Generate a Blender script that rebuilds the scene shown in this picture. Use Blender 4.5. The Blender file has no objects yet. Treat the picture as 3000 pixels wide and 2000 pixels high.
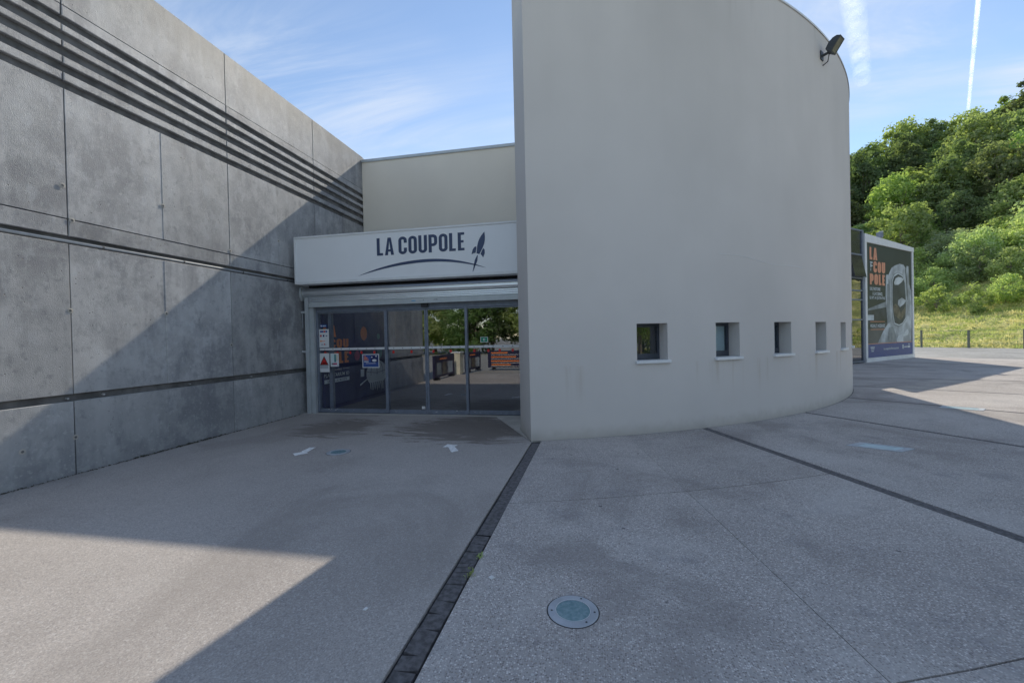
import bpy, math, random
from mathutils import Vector, Matrix, noise
R_ = math.radians
rnd = random.Random(7)
scene = bpy.context.scene
COL = scene.collection

# ------------------------------------------------------------------ camera
YAW, ROLL, PITCH = R_(11.35), R_(1.26), R_(0.62)
CAM = Vector((0, 0, 1.65))
fw = Vector((-math.sin(YAW) * math.cos(PITCH), math.cos(YAW) * math.cos(PITCH), -math.sin(PITCH)))
r0 = Vector((math.cos(YAW), math.sin(YAW), 0))
u0 = r0.cross(fw)
rt = r0 * math.cos(ROLL) - u0 * math.sin(ROLL)
up = u0 * math.cos(ROLL) + r0 * math.sin(ROLL)
cd = bpy.data.cameras.new('camera')
cd.sensor_width = 36.0
cd.lens = 36.0 * 1260.0 / 3000.0
cd.clip_start = 0.05
cd.clip_end = 40000
cam = bpy.data.objects.new('camera', cd)
COL.objects.link(cam)
cam.matrix_world = Matrix(((rt.x, up.x, -fw.x, CAM.x), (rt.y, up.y, -fw.y, CAM.y), (rt.z, up.z, -fw.z, CAM.z), (0, 0, 0, 1)))
scene.camera = cam

# ------------------------------------------------------------------ light
SUN_EL, SUN_AZ = R_(38.5), R_(7.66)          # azimuth from +Y towards +X
SUN_STRENGTH, SKY_STRENGTH, EXPOSURE = 2.85, 0.122, 0.49
sun_dir = Vector((math.sin(SUN_AZ) * math.cos(SUN_EL), math.cos(SUN_AZ) * math.cos(SUN_EL), math.sin(SUN_EL)))
ld = bpy.data.lights.new('sun', 'SUN')
ld.energy = SUN_STRENGTH
ld.angle = R_(0.5)
ld.color = (1.0, 0.91, 0.76)
sun = bpy.data.objects.new('sun', ld)
COL.objects.link(sun)
sun.rotation_euler = (-sun_dir).to_track_quat('-Z', 'Y').to_euler()

world = bpy.data.worlds.new('World')
scene.world = world
world.use_nodes = True
wn, wl = world.node_tree.nodes, world.node_tree.links
wn.clear()
w_out = wn.new('ShaderNodeOutputWorld')
w_bg = wn.new('ShaderNodeBackground')
w_bg.inputs['Strength'].default_value = SKY_STRENGTH
sky = wn.new('ShaderNodeTexSky')
sky.sky_type = 'NISHITA'
sky.sun_disc = False
sky.sun_elevation = SUN_EL
sky.sun_rotation = SUN_AZ
sky.air_density = 1.0
sky.dust_density = 0.0
sky.ozone_density = 1.0
w_tc = wn.new('ShaderNodeTexCoord')
w_sep = wn.new('ShaderNodeSeparateXYZ')
wl.new(w_tc.outputs['Generated'], w_sep.inputs[0])


def wmath(op, a, b=None, clamp=False):
    n = wn.new('ShaderNodeMath')
    n.operation = op
    n.use_clamp = clamp
    for i, v in enumerate((a, b)):
        if v is None:
            continue
        if isinstance(v, (int, float)):
            n.inputs[i].default_value = v
        else:
            wl.new(v, n.inputs[i])
    return n.outputs[0]


zc = wmath('MAXIMUM', wmath('ADD', w_sep.outputs[2], 0.12), 0.05)
w_cmb = wn.new('ShaderNodeCombineXYZ')
wl.new(wmath('DIVIDE', w_sep.outputs[0], zc), w_cmb.inputs[0])
wl.new(wmath('DIVIDE', w_sep.outputs[1], zc), w_cmb.inputs[1])


def wnoise(loc, rotz, scale, nscale, detail, dist, rough=0.6):
    mp = wn.new('ShaderNodeMapping')
    mp.inputs['Location'].default_value = loc
    mp.inputs['Rotation'].default_value = (0, 0, R_(rotz))
    mp.inputs['Scale'].default_value = scale
    wl.new(w_cmb.outputs[0], mp.inputs[0])
    n = wn.new('ShaderNodeTexNoise')
    n.inputs['Scale'].default_value = nscale
    n.inputs['Detail'].default_value = detail
    n.inputs['Roughness'].default_value = rough
    n.inputs['Distortion'].default_value = dist
    wl.new(mp.outputs[0], n.inputs['Vector'])
    return n.outputs['Fac']


def wramp(sock, a, b):
    m = wn.new('ShaderNodeMapRange')
    m.interpolation_type = 'SMOOTHSTEP'
    m.inputs['From Min'].default_value = a
    m.inputs['From Max'].default_value = b
    wl.new(sock, m.inputs['Value'])
    return m.outputs[0]


big = wramp(wnoise((7.3, 4.0, 0), 20, (1, 1, 1), 0.8, 3, 0.3), 0.36, 0.62)
fib = wramp(wnoise((5.7, 8.7, 0), -38, (0.5, 1.9, 1), 1.35, 9, 1.3, 0.64), 0.36, 0.76)
veil = wmath('MULTIPLY', wramp(wnoise((4.0, 1.0, 0), -30, (0.5, 1.4, 1), 0.7, 5, 0.6), 0.42, 0.75), 0.30)
cloud = wmath('ADD', wmath('ADD', wmath('MULTIPLY', wmath('MULTIPLY', big, fib), 0.80), veil), 0.05, True)
horizon = wmath('MULTIPLY', wramp(w_sep.outputs[2], 0.45, 0.02), 0.02)
cloud = wmath('ADD', cloud, horizon, True)
w_mix = wn.new('ShaderNodeMixRGB')
w_mix.inputs['Color2'].default_value = (4.5, 5.0, 5.8, 1)
wl.new(cloud, w_mix.inputs['Fac'])
wl.new(sky.outputs[0], w_mix.inputs['Color1'])
wl.new(w_mix.outputs[0], w_bg.inputs['Color'])
wl.new(w_bg.outputs[0], w_out.inputs['Surface'])

scene.view_settings.view_transform = 'Standard'
scene.view_settings.look = 'None'
scene.view_settings.gamma = 1.0
scene.view_settings.use_curve_mapping = False
scene.view_settings.exposure = EXPOSURE
scene.render.engine = 'CYCLES'
scene.cycles.max_bounces = 8
scene.cycles.diffuse_bounces = 4
scene.cycles.glossy_bounces = 4
scene.cycles.transparent_max_bounces = 16
scene.cycles.use_denoising = True


# ------------------------------------------------------------------ helpers
class MB:
    """collects polygons; build() links them as one mesh object"""

    def __init__(self):
        self.v, self.f, self.m = [], [], []

    def face(self, pts, mi=0):
        b = len(self.v)
        self.v += [tuple(p) for p in pts]
        self.f.append(tuple(range(b, b + len(pts))))
        self.m.append(mi)
        return self

    def mesh_add(self, verts, faces, mi=0):
        b = len(self.v)
        self.v += [tuple(p) for p in verts]
        self.f += [tuple(i + b for i in f) for f in faces]
        self.m += [mi] * len(faces)
        return self

    def box(self, x0, x1, y0, y1, z0, z1, mi=0, F=None):
        p = [(x, y, z) for z in (z0, z1) for y in (y0, y1) for x in (x0, x1)]
        fs = [(0, 2, 3, 1), (4, 5, 7, 6), (0, 1, 5, 4), (2, 6, 7, 3), (0, 4, 6, 2), (1, 3, 7, 5)]
        if F:
            p = [Vector(F(*q)) for q in p]
            if (p[1] - p[0]).cross(p[2] - p[0]).dot(p[4] - p[0]) < 0:      # mirrored frame: keep faces outward
                fs = [tuple(reversed(f)) for f in fs]
        return self.mesh_add(p, fs, mi)

    def prism(self, poly, z0, z1, mi=0, bevel=0.0):
        n = len(poly)
        if bevel:
            c = Vector((sum(p[0] for p in poly) / n, sum(p[1] for p in poly) / n))
            top = []
            for p in poly:
                d = c - Vector(p[:2])
                top.append(Vector(p[:2]) + d.normalized() * bevel)
            rings = [[(p[0], p[1], z0) for p in poly], [(p[0], p[1], z1 - bevel * .6) for p in poly], [(p.x, p.y, z1) for p in top]]
        else:
            rings = [[(p[0], p[1], z0) for p in poly], [(p[0], p[1], z1) for p in poly]]
        vs = [q for r in rings for q in r]
        fs = [tuple(reversed(range(n))), tuple(range((len(rings) - 1) * n, len(rings) * n))]
        for k in range(len(rings) - 1):
            for i in range(n):
                j = (i + 1) % n
                fs.append((k * n + i, k * n + j, (k + 1) * n + j, (k + 1) * n + i))
        return self.mesh_add(vs, fs, mi)

    def tube(self, pts, rad, seg=8, mi=0, cap=True):
        pts = [Vector(p) for p in pts]
        rads = rad if isinstance(rad, (list, tuple)) else [rad] * len(pts)
        vs, fs = [], []
        for i, p in enumerate(pts):
            t = (pts[min(i + 1, len(pts) - 1)] - pts[max(i - 1, 0)]).normalized()
            a = Vector((0, 0, 1)) if abs(t.z) < .9 else Vector((1, 0, 0))
            s = t.cross(a).normalized()
            w = s.cross(t)
            for k in range(seg):
                an = 2 * math.pi * k / seg
                vs.append(p + (s * math.cos(an) + w * math.sin(an)) * rads[i])
        for i in range(len(pts) - 1):
            for k in range(seg):
                a, b = i * seg + k, i * seg + (k + 1) % seg
                fs.append((a, b, b + seg, a + seg))
        if cap:
            fs.append(tuple(reversed(range(seg))))
            fs.append(tuple(range((len(pts) - 1) * seg, len(pts) * seg)))
        return self.mesh_add(vs, fs, mi)

    def lathe(self, c, prof, seg=40, mi=0):
        """profile [(radius, z)] turned round the vertical axis through c"""
        vs, fs = [], []
        for r, z in prof:
            for k in range(seg):
                a = 2 * math.pi * k / seg
                vs.append((c[0] + r * math.cos(a), c[1] + r * math.sin(a), c[2] + z))
        for i in range(len(prof) - 1):
            for k in range(seg):
                a, b = i * seg + k, i * seg + (k + 1) % seg
                fs.append((a, b, b + seg, a + seg))
        return self.mesh_add(vs, fs, mi)

    def mesh(self, name, mats, smooth=False):
        me = bpy.data.meshes.new(name)
        me.from_pydata(self.v, [], self.f)
        for m in (mats if isinstance(mats, (list, tuple)) else [mats]):
            me.materials.append(m)
        for p, i in zip(me.polygons, self.m):
            p.material_index = i
            p.use_smooth = smooth
        me.update()
        return me

    def build(self, name, mats, parent=None, smooth=False):
        return link(name, self.mesh(name, mats, smooth), parent)


def put(o, parent):
    if parent is not None:
        o.parent = parent
        if parent.type == 'EMPTY':
            o.matrix_parent_inverse = Matrix.Translation(-parent.location)


def link(name, me, parent=None):
    o = bpy.data.objects.new(name, me)
    COL.objects.link(o)
    put(o, parent)
    return o


def tag(o, label=None, cat=None, group=None, kind=None):
    if label:
        o['label'] = label
    if cat:
        o['category'] = cat
    if group:
        o['group'] = group
    if kind:
        o['kind'] = kind
    return o


def thing(name, loc, label, cat, group=None):
    o = bpy.data.objects.new(name, None)
    COL.objects.link(o)
    o.location = loc
    o.empty_display_size = 0.2
    return tag(o, label, cat, group)


def bevel(o, w, seg=2):
    m = o.modifiers.new('bevel', 'BEVEL')
    m.width = w
    m.segments = seg
    m.limit_method = 'ANGLE'
    return o


# ------------------------------------------------------------------ materials
class NT:
    def __init__(self, name):
        self.m = bpy.data.materials.new(name)
        self.m.use_nodes = True
        self.t = self.m.node_tree
        self.n, self.l = self.t.nodes, self.t.links
        self.b = self.n['Principled BSDF']
        self.out = self.n['Material Output']
        self._pos = None

    def pos(self, obj=False):
        if obj:
            return self.n.new('ShaderNodeTexCoord').outputs['Object']
        if self._pos is None:
            self._pos = self.n.new('ShaderNodeNewGeometry').outputs['Position']
        return self._pos

    def map(self, scale=(1, 1, 1), loc=(0, 0, 0), rot=(0, 0, 0), src=None):
        mp = self.n.new('ShaderNodeMapping')
        mp.inputs['Scale'].default_value = scale
        mp.inputs['Location'].default_value = loc
        mp.inputs['Rotation'].default_value = rot
        self.l.new(src or self.pos(), mp.inputs[0])
        return mp.outputs[0]

    def noise(self, scale, detail=4, rough=.55, vec=None, dist=0.0):
        n = self.n.new('ShaderNodeTexNoise')
        n.inputs['Scale'].default_value = scale
        n.inputs['Detail'].default_value = detail
        n.inputs['Roughness'].default_value = rough
        n.inputs['Distortion'].default_value = dist
        self.l.new(vec or self.pos(), n.inputs['Vector'])
        return n.outputs['Fac']

    def voro(self, scale, vec=None, out='Distance', feature='F1', rnd_=1.0):
        n = self.n.new('ShaderNodeTexVoronoi')
        n.feature = feature
        n.inputs['Scale'].default_value = scale
        n.inputs['Randomness'].default_value = rnd_
        self.l.new(vec or self.pos(), n.inputs['Vector'])
        return n.outputs[out]

    def ramp(self, sock, a, b, lo=0.0, hi=1.0, smooth=True):
        m = self.n.new('ShaderNodeMapRange')
        if smooth:
            m.interpolation_type = 'SMOOTHSTEP'
        for k, v in zip(('From Min', 'From Max', 'To Min', 'To Max'), (a, b, lo, hi)):
            m.inputs[k].default_value = v
        self.l.new(sock, m.inputs['Value'])
        return m.outputs[0]

    def math(self, op, a, b=None, clamp=False):
        n = self.n.new('ShaderNodeMath')
        n.operation = op
        n.use_clamp = clamp
        for i, v in enumerate((a, b)):
            if v is None:
                continue
            if isinstance(v, (int, float)):
                n.inputs[i].default_value = v
            else:
                self.l.new(v, n.inputs[i])
        return n.outputs[0]

    def mix(self, f, a, b, mode='MIX'):
        n = self.n.new('ShaderNodeMixRGB')
        n.blend_type = mode
        for i, v in enumerate((f, a, b)):
            if isinstance(v, (int, float)):
                n.inputs[i].default_value = v
            elif isinstance(v, tuple):
                n.inputs[i].default_value = v if len(v) == 4 else v + (1,)
            else:
                self.l.new(v, n.inputs[i])
        return n.outputs[0]

    def xyz(self, src=None):
        s = self.n.new('ShaderNodeSeparateXYZ')
        self.l.new(src or self.pos(), s.inputs[0])
        return s.outputs

    def rand(self):
        return self.n.new('ShaderNodeObjectInfo').outputs['Random']

    def bump(self, h, strength=.3, dist=.01, prev=None):
        n = self.n.new('ShaderNodeBump')
        n.inputs['Strength'].default_value = strength
        n.inputs['Distance'].default_value = dist
        self.l.new(h, n.inputs['Height'])
        if prev:
            self.l.new(prev, n.inputs['Normal'])
        self.l.new(n.outputs[0], self.b.inputs['Normal'])
        return n.outputs[0]

    def done(self, col=None, rough=None, metal=None, spec=None):
        for k, v in (('Base Color', col), ('Roughness', rough), ('Metallic', metal), ('Specular IOR Level', spec)):
            if v is None:
                continue
            if isinstance(v, (int, float)):
                self.b.inputs[k].default_value = v
            elif isinstance(v, tuple):
                self.b.inputs[k].default_value = v if len(v) == 4 else v + (1,)
            else:
                self.l.new(v, self.b.inputs[k])
        return self.m


def paint(name, col, rough=.5, metal=0.0, var=.12, scale=3.0, bump=0.0, spec=.5):
    t = NT(name)
    n = t.noise(scale, 5)
    c = t.mix(t.ramp(n, .3, .7), tuple(x * (1 - var) for x in col), tuple(min(1, x * (1 + var)) for x in col))
    if bump:
        t.bump(t.noise(scale * 40, 3), bump, .003)
    return t.done(c, rough, metal, spec)


def make_concrete():
    t = NT('board_concrete')
    big = t.noise(.8, 6, .6)
    mid = t.noise(3.2, 8, .65)
    streak = t.noise(2.2, 5, .6, t.map((1, 1, .16)))
    fine = t.noise(120, 3, .6)
    c = t.mix(t.ramp(big, .36, .64), (.29, .29, .30), (.47, .465, .46))
    c = t.mix(t.math('MULTIPLY', t.ramp(mid, .44, .66), .6), c, (.56, .555, .545))
    c = t.mix(t.math('MULTIPLY', t.ramp(streak, .5, .74), .6), c, (.60, .595, .585))
    c = t.mix(t.math('MULTIPLY', t.ramp(streak, .46, .26), .40), c, (.22, .22, .23))
    blot = t.noise(5.5, 6, .7, t.map((1, 1, .45), (4, 8, 2)))
    c = t.mix(t.math('MULTIPLY', t.ramp(blot, .54, .66), .5), c, (.58, .585, .59))
    c = t.mix(t.math('MULTIPLY', t.ramp(blot, .46, .34), .45), c, (.20, .205, .22))
    lowz = t.ramp(t.math('ADD', t.xyz()[2], t.math('MULTIPLY', t.noise(1.5, 5), 1.2)), 1.9, .9)
    c = t.mix(t.math('MULTIPLY', lowz, .35), c, (.22, .24, .26))
    spots = t.noise(9, 4, .6)
    c = t.mix(t.math('MULTIPLY', t.ramp(spots, .56, .72), .6), c, (.25, .255, .27))
    c = t.mix(t.math('MULTIPLY', t.ramp(t.noise(24, 3), .56, .72), .35), c, (.62, .62, .61))
    # rain-washed grime below the open top edge, in ragged runs
    z = t.xyz()[2]
    runs = t.noise(2.6, 6, .65, t.map((1, 1, .12), (0, 3, 0)))
    edge = t.ramp(t.math('ADD', z, t.math('MULTIPLY', runs, 1.5)), 7.0, 7.75)
    c = t.mix(t.math('MULTIPLY', edge, .7), c, (.17, .167, .155))
    pits = t.voro(13)
    pm = t.math('MULTIPLY', t.ramp(pits, .10, .05), t.ramp(t.noise(2, 2), .5, .62))
    c = t.mix(t.math('MULTIPLY', pm, .8), c, (.05, .05, .05))
    per = t.ramp(t.rand(), 0, 1, .84, 1.12, False)
    c = t.mix(1.0, c, per, 'MULTIPLY')
    h = t.math('ADD', t.math('MULTIPLY', fine, .45), t.math('MULTIPLY', mid, .45))
    h = t.math('SUBTRACT', h, t.math('MULTIPLY', pm, 1.0))
    t.bump(h, .85, .014)
    return t.done(c, .50, 0, .7)


def make_asphalt():
    t = NT('fine_asphalt')
    big = t.noise(.55, 5, .6)
    agg = t.voro(150, out='Color')
    ag = t.xyz(agg)[0]
    med = t.noise(60, 3)
    c = t.mix(t.ramp(big, .3, .7), (.43, .385, .35), (.53, .48, .44))
    agb = t.xyz(t.voro(115, out='Color'))[1]
    c = t.mix(t.ramp(ag, 0, 1, 0, .5, False), c, (.22, .21, .205))
    c = t.mix(t.math('MULTIPLY', t.ramp(agb, .80, 1.0), .38), c, (.72, .70, .67))
    c = t.mix(t.math('MULTIPLY', t.ramp(agb, .25, .0), .32), c, (.15, .145, .145))
    c = t.mix(t.math('MULTIPLY', t.ramp(med, .5, .8), .35), c, (.50, .485, .47))
    # wet footprints of spilled water by the door, damp shapes of their own
    x, y, z = t.xyz()
    wob = t.noise(2.3, 8, .68, t.map((.55, 2.1, 1)), .9)

    def blob(cx, cy, rx, ry, th):
        dx = t.math('DIVIDE', t.math('SUBTRACT', x, cx), rx)
        dy = t.math('DIVIDE', t.math('SUBTRACT', y, cy), ry)
        d = t.math('SQRT', t.math('ADD', t.math('MULTIPLY', dx, dx), t.math('MULTIPLY', dy, dy)))
        return t.ramp(t.math('ADD', d, t.math('MULTIPLY', t.math('SUBTRACT', wob, .5), 3.0)), th + .10, th - .26)
    w1 = blob(-4.9, 7.35, .85, 1.0, .82)
    w2 = blob(-2.35, 7.55, 1.25, 1.05, 1.0)
    wet = t.math('MAXIMUM', w1, w2)
    c = t.mix(t.math('MULTIPLY', wet, .70), c, (.135, .112, .095))
    wear = t.noise(.5, 5, .6, t.map((1, .7, 1), (3, 14, 0)), 1.2)
    c = t.mix(t.math('MULTIPLY', t.ramp(wear, .48, .66), .42), c, (.26, .235, .215))
    dust = t.noise(1.4, 6, .65)
    c = t.mix(t.math('MULTIPLY', t.ramp(dust, .55, .8), .25), c, (.50, .48, .45))
    chips = t.voro(7)
    c = t.mix(t.math('MULTIPLY', t.ramp(chips, .045, .03), .7), c, (.6, .6, .57))
    t.bump(t.math('ADD', ag, t.math('MULTIPLY', med, .5)), .45, .004)
    return t.done(c, .88, 0, .3)


def make_slab():
    t = NT('exposed_aggregate')
    big = t.noise(.5, 5, .62)
    st = t.voro(85, out='Color')
    r, g, b = t.xyz(st)
    sd = t.voro(85)
    fine = t.voro(230, out='Color')
    fr = t.xyz(fine)[0]
    c = t.mix(t.ramp(big, .32, .7), (.42, .378, .348), (.55, .505, .468))
    c = t.mix(t.ramp(fr, 0, 1, 0, .4, False), c, (.24, .235, .24))
    stone = t.mix(t.ramp(r, .2, 1, 0, 1), (.19, .165, .155), (.86, .82, .78))
    stone = t.mix(t.math('MULTIPLY', t.ramp(g, .7, 1), .6), stone, (.50, .40, .33))
    c = t.mix(t.math('MULTIPLY', t.ramp(sd, .54, .36), .74), c, stone)
    mott = t.noise(1.7, 7, .68)
    c = t.mix(t.math('MULTIPLY', t.ramp(mott, .52, .74), .55), c, (.23, .22, .23))
    c = t.mix(t.math('MULTIPLY', t.ramp(mott, .42, .24), .35), c, (.52, .51, .50))
    chips = t.voro(4.5)
    c = t.mix(t.math('MULTIPLY', t.ramp(chips, .045, .028), .7), c, (.6, .6, .58))
    wear = t.noise(.42, 5, .6, t.map((1, 1, 1), (11, 4, 0)), 1.4)
    c = t.mix(t.math('MULTIPLY', t.ramp(wear, .48, .66), .55), c, (.25, .225, .21))
    c = t.mix(t.math('MULTIPLY', t.ramp(wear, .46, .32), .30), c, (.56, .53, .50))
    scuff = t.noise(1.0, 7, .7, t.map((.5, 2.4, 1), (2, 9, 0), (0, 0, .6)), .8)
    c = t.mix(t.math('MULTIPLY', t.ramp(scuff, .60, .76), .32), c, (.58, .56, .53))
    gum = t.voro(3.3, t.map((1, 1, 1), (8, 1, 0)))
    c = t.mix(t.math('MULTIPLY', t.ramp(gum, .07, .05), .35), c, (.18, .17, .165))
    spots = t.voro(2.1, t.map((1, 1, 1), (3, 7, 0)))
    c = t.mix(t.math('MULTIPLY', t.ramp(spots, .05, .03), .65), c, (.04, .04, .045))
    per = t.ramp(t.rand(), 0, 1, .92, 1.08, False)
    c = t.mix(1.0, c, per, 'MULTIPLY')
    h = t.math('ADD', t.ramp(sd, .5, .1), t.math('MULTIPLY', fr, .3))
    t.bump(h, .5, .004)
    return t.done(c, .85, 0, .3)


def make_stucco(name, col, soil=.4):
    t = NT(name)
    x, y, z = t.xyz()
    c = t.mix(t.ramp(t.noise(.6, 4), .3, .7), tuple(a * .965 for a in col), tuple(min(1, a * 1.02) for a in col))
    runs = t.noise(1.1, 6, .62, t.map((1.5, 1.5, .07)))
    soft = t.noise(.28, 3, .5, t.map((1, 1, .6), (5, 1, 2)))
    hz = t.ramp(z, 2.5, 8.2, 0, 1, False)
    f = t.math('MULTIPLY', t.math('MULTIPLY', t.ramp(runs, .40, .80), hz), soil * .16)
    c = t.mix(f, c, (.33, .315, .285))
    f2 = t.math('MULTIPLY', t.ramp(soft, .36, .72), soil * .38)
    c = t.mix(f2, c, (.36, .345, .32))
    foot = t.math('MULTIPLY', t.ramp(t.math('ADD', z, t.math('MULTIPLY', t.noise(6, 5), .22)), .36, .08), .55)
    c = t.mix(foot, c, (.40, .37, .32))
    sc = t.noise(2.3, 6, .7, t.map((1, 1, 1), (9, 2, 4)))
    c = t.mix(t.math('MULTIPLY', t.ramp(sc, .70, .80), .14), c, (.36, .33, .28))
    # faint rusty drips from sill height downwards, and scuffs near the ground
    drip = t.noise(5.5, 4, .6, t.map((1, 1, .05), (2, 6, 1)))
    band = t.math('MULTIPLY', t.ramp(z, .45, 1.12), t.ramp(z, 1.19, 1.14))
    c = t.mix(t.math('MULTIPLY', t.math('MULTIPLY', t.ramp(drip, .56, .70), band), .30), c, (.42, .33, .23))
    lip = t.math('MULTIPLY', t.ramp(z, 6.6, 7.95), t.ramp(t.noise(4.0, 5, .65, t.map((1, 1, .10), (7, 2, 1))), .52, .72))
    c = t.mix(t.math('MULTIPLY', lip, .20), c, (.34, .31, .27))
    h = t.math('ADD', t.noise(220, 3, .6), t.math('MULTIPLY', t.noise(1.3, 3), 3.0))
    t.bump(h, .22, .006)
    return t.done(c, .88, 0, .25)


def make_metal(name, col, rough=.4, metal=.7):
    t = NT(name)
    n = t.noise(7, 6, .6)
    c = t.mix(t.ramp(n, .3, .7), tuple(a * .85 for a in col), tuple(min(1, a * 1.08) for a in col))
    return t.done(c, t.ramp(t.noise(22, 4), .3, .7, rough - .08, rough + .12), metal)


def make_glass(name, ior=2.4, tint=(.55, .62, .66), rough=0.0, refl=(.95, .97, 1)):
    t = NT(name)
    t.n.remove(t.b)
    tr = t.n.new('ShaderNodeBsdfTransparent')
    tr.inputs[0].default_value = tint + (1,)
    gl = t.n.new('ShaderNodeBsdfGlossy')
    gl.inputs['Color'].default_value = refl + (1,)
    gl.inputs['Roughness'].default_value = rough
    fr = t.n.new('ShaderNodeFresnel')
    fr.inputs['IOR'].default_value = ior
    mx = t.n.new('ShaderNodeMixShader')
    # the pane's outer face reflects; its inner face only lets light through
    bf = t.n.new('ShaderNodeNewGeometry').outputs['Backfacing']
    t.l.new(t.math('MULTIPLY', fr.outputs[0], t.math('SUBTRACT', 1.0, bf)), mx.inputs[0])
    t.l.new(tr.outputs[0], mx.inputs[1])
    t.l.new(gl.outputs[0], mx.inputs[2])
    t.l.new(mx.outputs[0], t.out.inputs['Surface'])
    return t.m


def make_leaf(name, a, b, trans=.45):
    t = NT(name)
    t.n.remove(t.b)
    src = t.pos(True)
    n = t.noise(1.4, 4, .6, src)
    c = t.mix(t.ramp(n, .3, .7), a, b)
    hv = t.n.new('ShaderNodeHueSaturation')
    t.l.new(c, hv.inputs['Color'])
    r = t.rand()
    t.l.new(t.ramp(r, 0, 1, .470, .518, False), hv.inputs['Hue'])
    t.l.new(t.ramp(t.math('FRACT', t.math('MULTIPLY', r, 7.3)), 0, 1, .68, 1.2, False), hv.inputs['Value'])
    t.l.new(t.ramp(t.math('FRACT', t.math('MULTIPLY', r, 3.7)), 0, 1, .62, .92, False), hv.inputs['Saturation'])
    d = t.n.new('ShaderNodeBsdfDiffuse')
    tl = t.n.new('ShaderNodeBsdfTranslucent')
    t.l.new(hv.outputs[0], d.inputs[0])
    warm = t.mix(1.0, hv.outputs[0], (1.2, 1.35, .60), 'MULTIPLY')
    t.l.new(warm, tl.inputs[0])
    mx = t.n.new('ShaderNodeMixShader')
    mx.inputs[0].default_value = trans
    t.l.new(d.outputs[0], mx.inputs[1])
    t.l.new(tl.outputs[0], mx.inputs[2])
    t.l.new(mx.outputs[0], t.out.inputs['Surface'])
    return t.m


M = {}
M['concrete'] = make_concrete()
M['asphalt'] = make_asphalt()
M['slab'] = make_slab()
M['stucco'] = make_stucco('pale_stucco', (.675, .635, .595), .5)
M['cream'] = make_stucco('cream_stucco', (.88, .80, .68), .25)
M['joint'] = paint('dark_joint', (.045, .045, .048), .95, 0, .3, 30)
M['strip'] = paint('dark_asphalt', (.125, .118, .12), .9, 0, .35, 26, .5)
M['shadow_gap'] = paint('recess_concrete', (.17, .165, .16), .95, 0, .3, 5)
M['conduit'] = make_metal('grey_conduit', (.40, .41, .42), .6, .0)
M['sign_white'] = paint('sign_sheet', (.80, .81, .82), .38, 0, .03, .8)
M['trim_white'] = paint('white_trim', (.74, .75, .75), .45, 0, .05, 3)
M['navy'] = paint('navy_vinyl', (.034, .056, .125), .45, 0, .06, 2)
M['alu'] = paint('shutter_aluminium', (.80, .82, .84), .36, .85, .03, 1.2)
M['alu_paint'] = paint('pale_aluminium', (.50, .53, .54), .4, .2, .06, 4)
M['frame_grey'] = paint('grey_frame', (.185, .21, .26), .42, .1, .12, 8)
M['frame_dark'] = paint('dark_frame', (.055, .065, .085), .42, .1, .12, 8)
M['black'] = paint('black_plastic', (.015, .015, .016), .5)
M['white_paper'] = paint('white_paper', (.74, .74, .73), .6, 0, .02)
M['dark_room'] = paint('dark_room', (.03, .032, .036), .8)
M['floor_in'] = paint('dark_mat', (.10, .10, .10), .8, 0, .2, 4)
M['mural'] = paint('mural_navy', (.020, .026, .12), .5, 0, .1, 1)
M['orange'] = paint('orange_print', (.92, .27, .07), .6, 0, .04)
M['mural_white'] = paint('mural_white', (.84, .88, .86), .6, 0, .04)
M['red'] = paint('red_print', (.62, .03, .025), .5, 0, .03)
M['green'] = paint('green_print', (.01, .27, .15), .5, 0, .03)
M['blue'] = paint('blue_print', (.035, .085, .30), .5, 0, .05)
M['pink'] = paint('pink_print', (.50, .07, .16), .6)
M['teal'] = paint('teal_print', (.10, .27, .27), .6)
M['glass'] = make_glass('door_glass', 3.05, (.95, .96, .98))
M['glass_side'] = make_glass('side_glass', 2.15, (.96, .97, .99))
M['glass_win'] = make_glass('window_glass', 2.2, (.85, .88, .90))
M['glass_clear'] = make_glass('clear_glass', 1.5, (.96, .97, .97))
M['glass_cw'] = make_glass('curtain_glass', 3.4, (.25, .28, .30))
M['frosted'] = paint('frosted_blind', (.60, .74, .74), .6, 0, .04)
M['paintwhite'] = paint('road_paint', (.86, .86, .85), .7, 0, .16, 22, .3)
M['steel'] = make_metal('worn_steel', (.46, .49, .53), .5, .3)
M['threshold'] = paint('threshold_concrete', (.50, .47, .42), .9, 0, .14, 2.5, .4)
M['flood'] = paint('flood_grey', (.06, .068, .075), .5, .3, .1, 9)
M['flood_lens'] = paint('flood_lens', (.16, .155, .13), .3, 0, .3, 9)
M['p_bg'] = paint('poster_dark', (.045, .058, .046), .5, 0, .1, .5)
M['p_grey'] = paint('poster_grey', (.12, .125, .12), .5, 0, .2, .6)
M['p_blue'] = paint('poster_blue', (.085, .11, .26), .5, 0, .03)
M['p_suit'] = paint('poster_suit', (.40, .44, .46), .5, 0, .35, 1.6)
M['p_suit2'] = paint('poster_suit_shade', (.25, .28, .29), .5, 0, .3, 1.6)
M['p_visor'] = paint('poster_visor', (.06, .072, .072), .5, 0, .3, 1.5)
M['p_face'] = paint('poster_face', (.15, .135, .10), .5, 0, .4, 4)
M['p_light'] = paint('poster_light', (.55, .60, .62), .5, 0, .15, 2)
M['p_orange'] = paint('poster_orange', (.68, .31, .19), .55, 0, .06)
M['gravel'] = None
M['bark'] = paint('bark', (.26, .22, .18), .95, 0, .3, 6, .6)
M['post'] = paint('dark_post', (.16, .17, .14), .7)
M['banner'] = paint('banner_navy', (.022, .022, .065), .5)
M['cream_post'] = paint('cream_render', (.62, .58, .46), .8)


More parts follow.
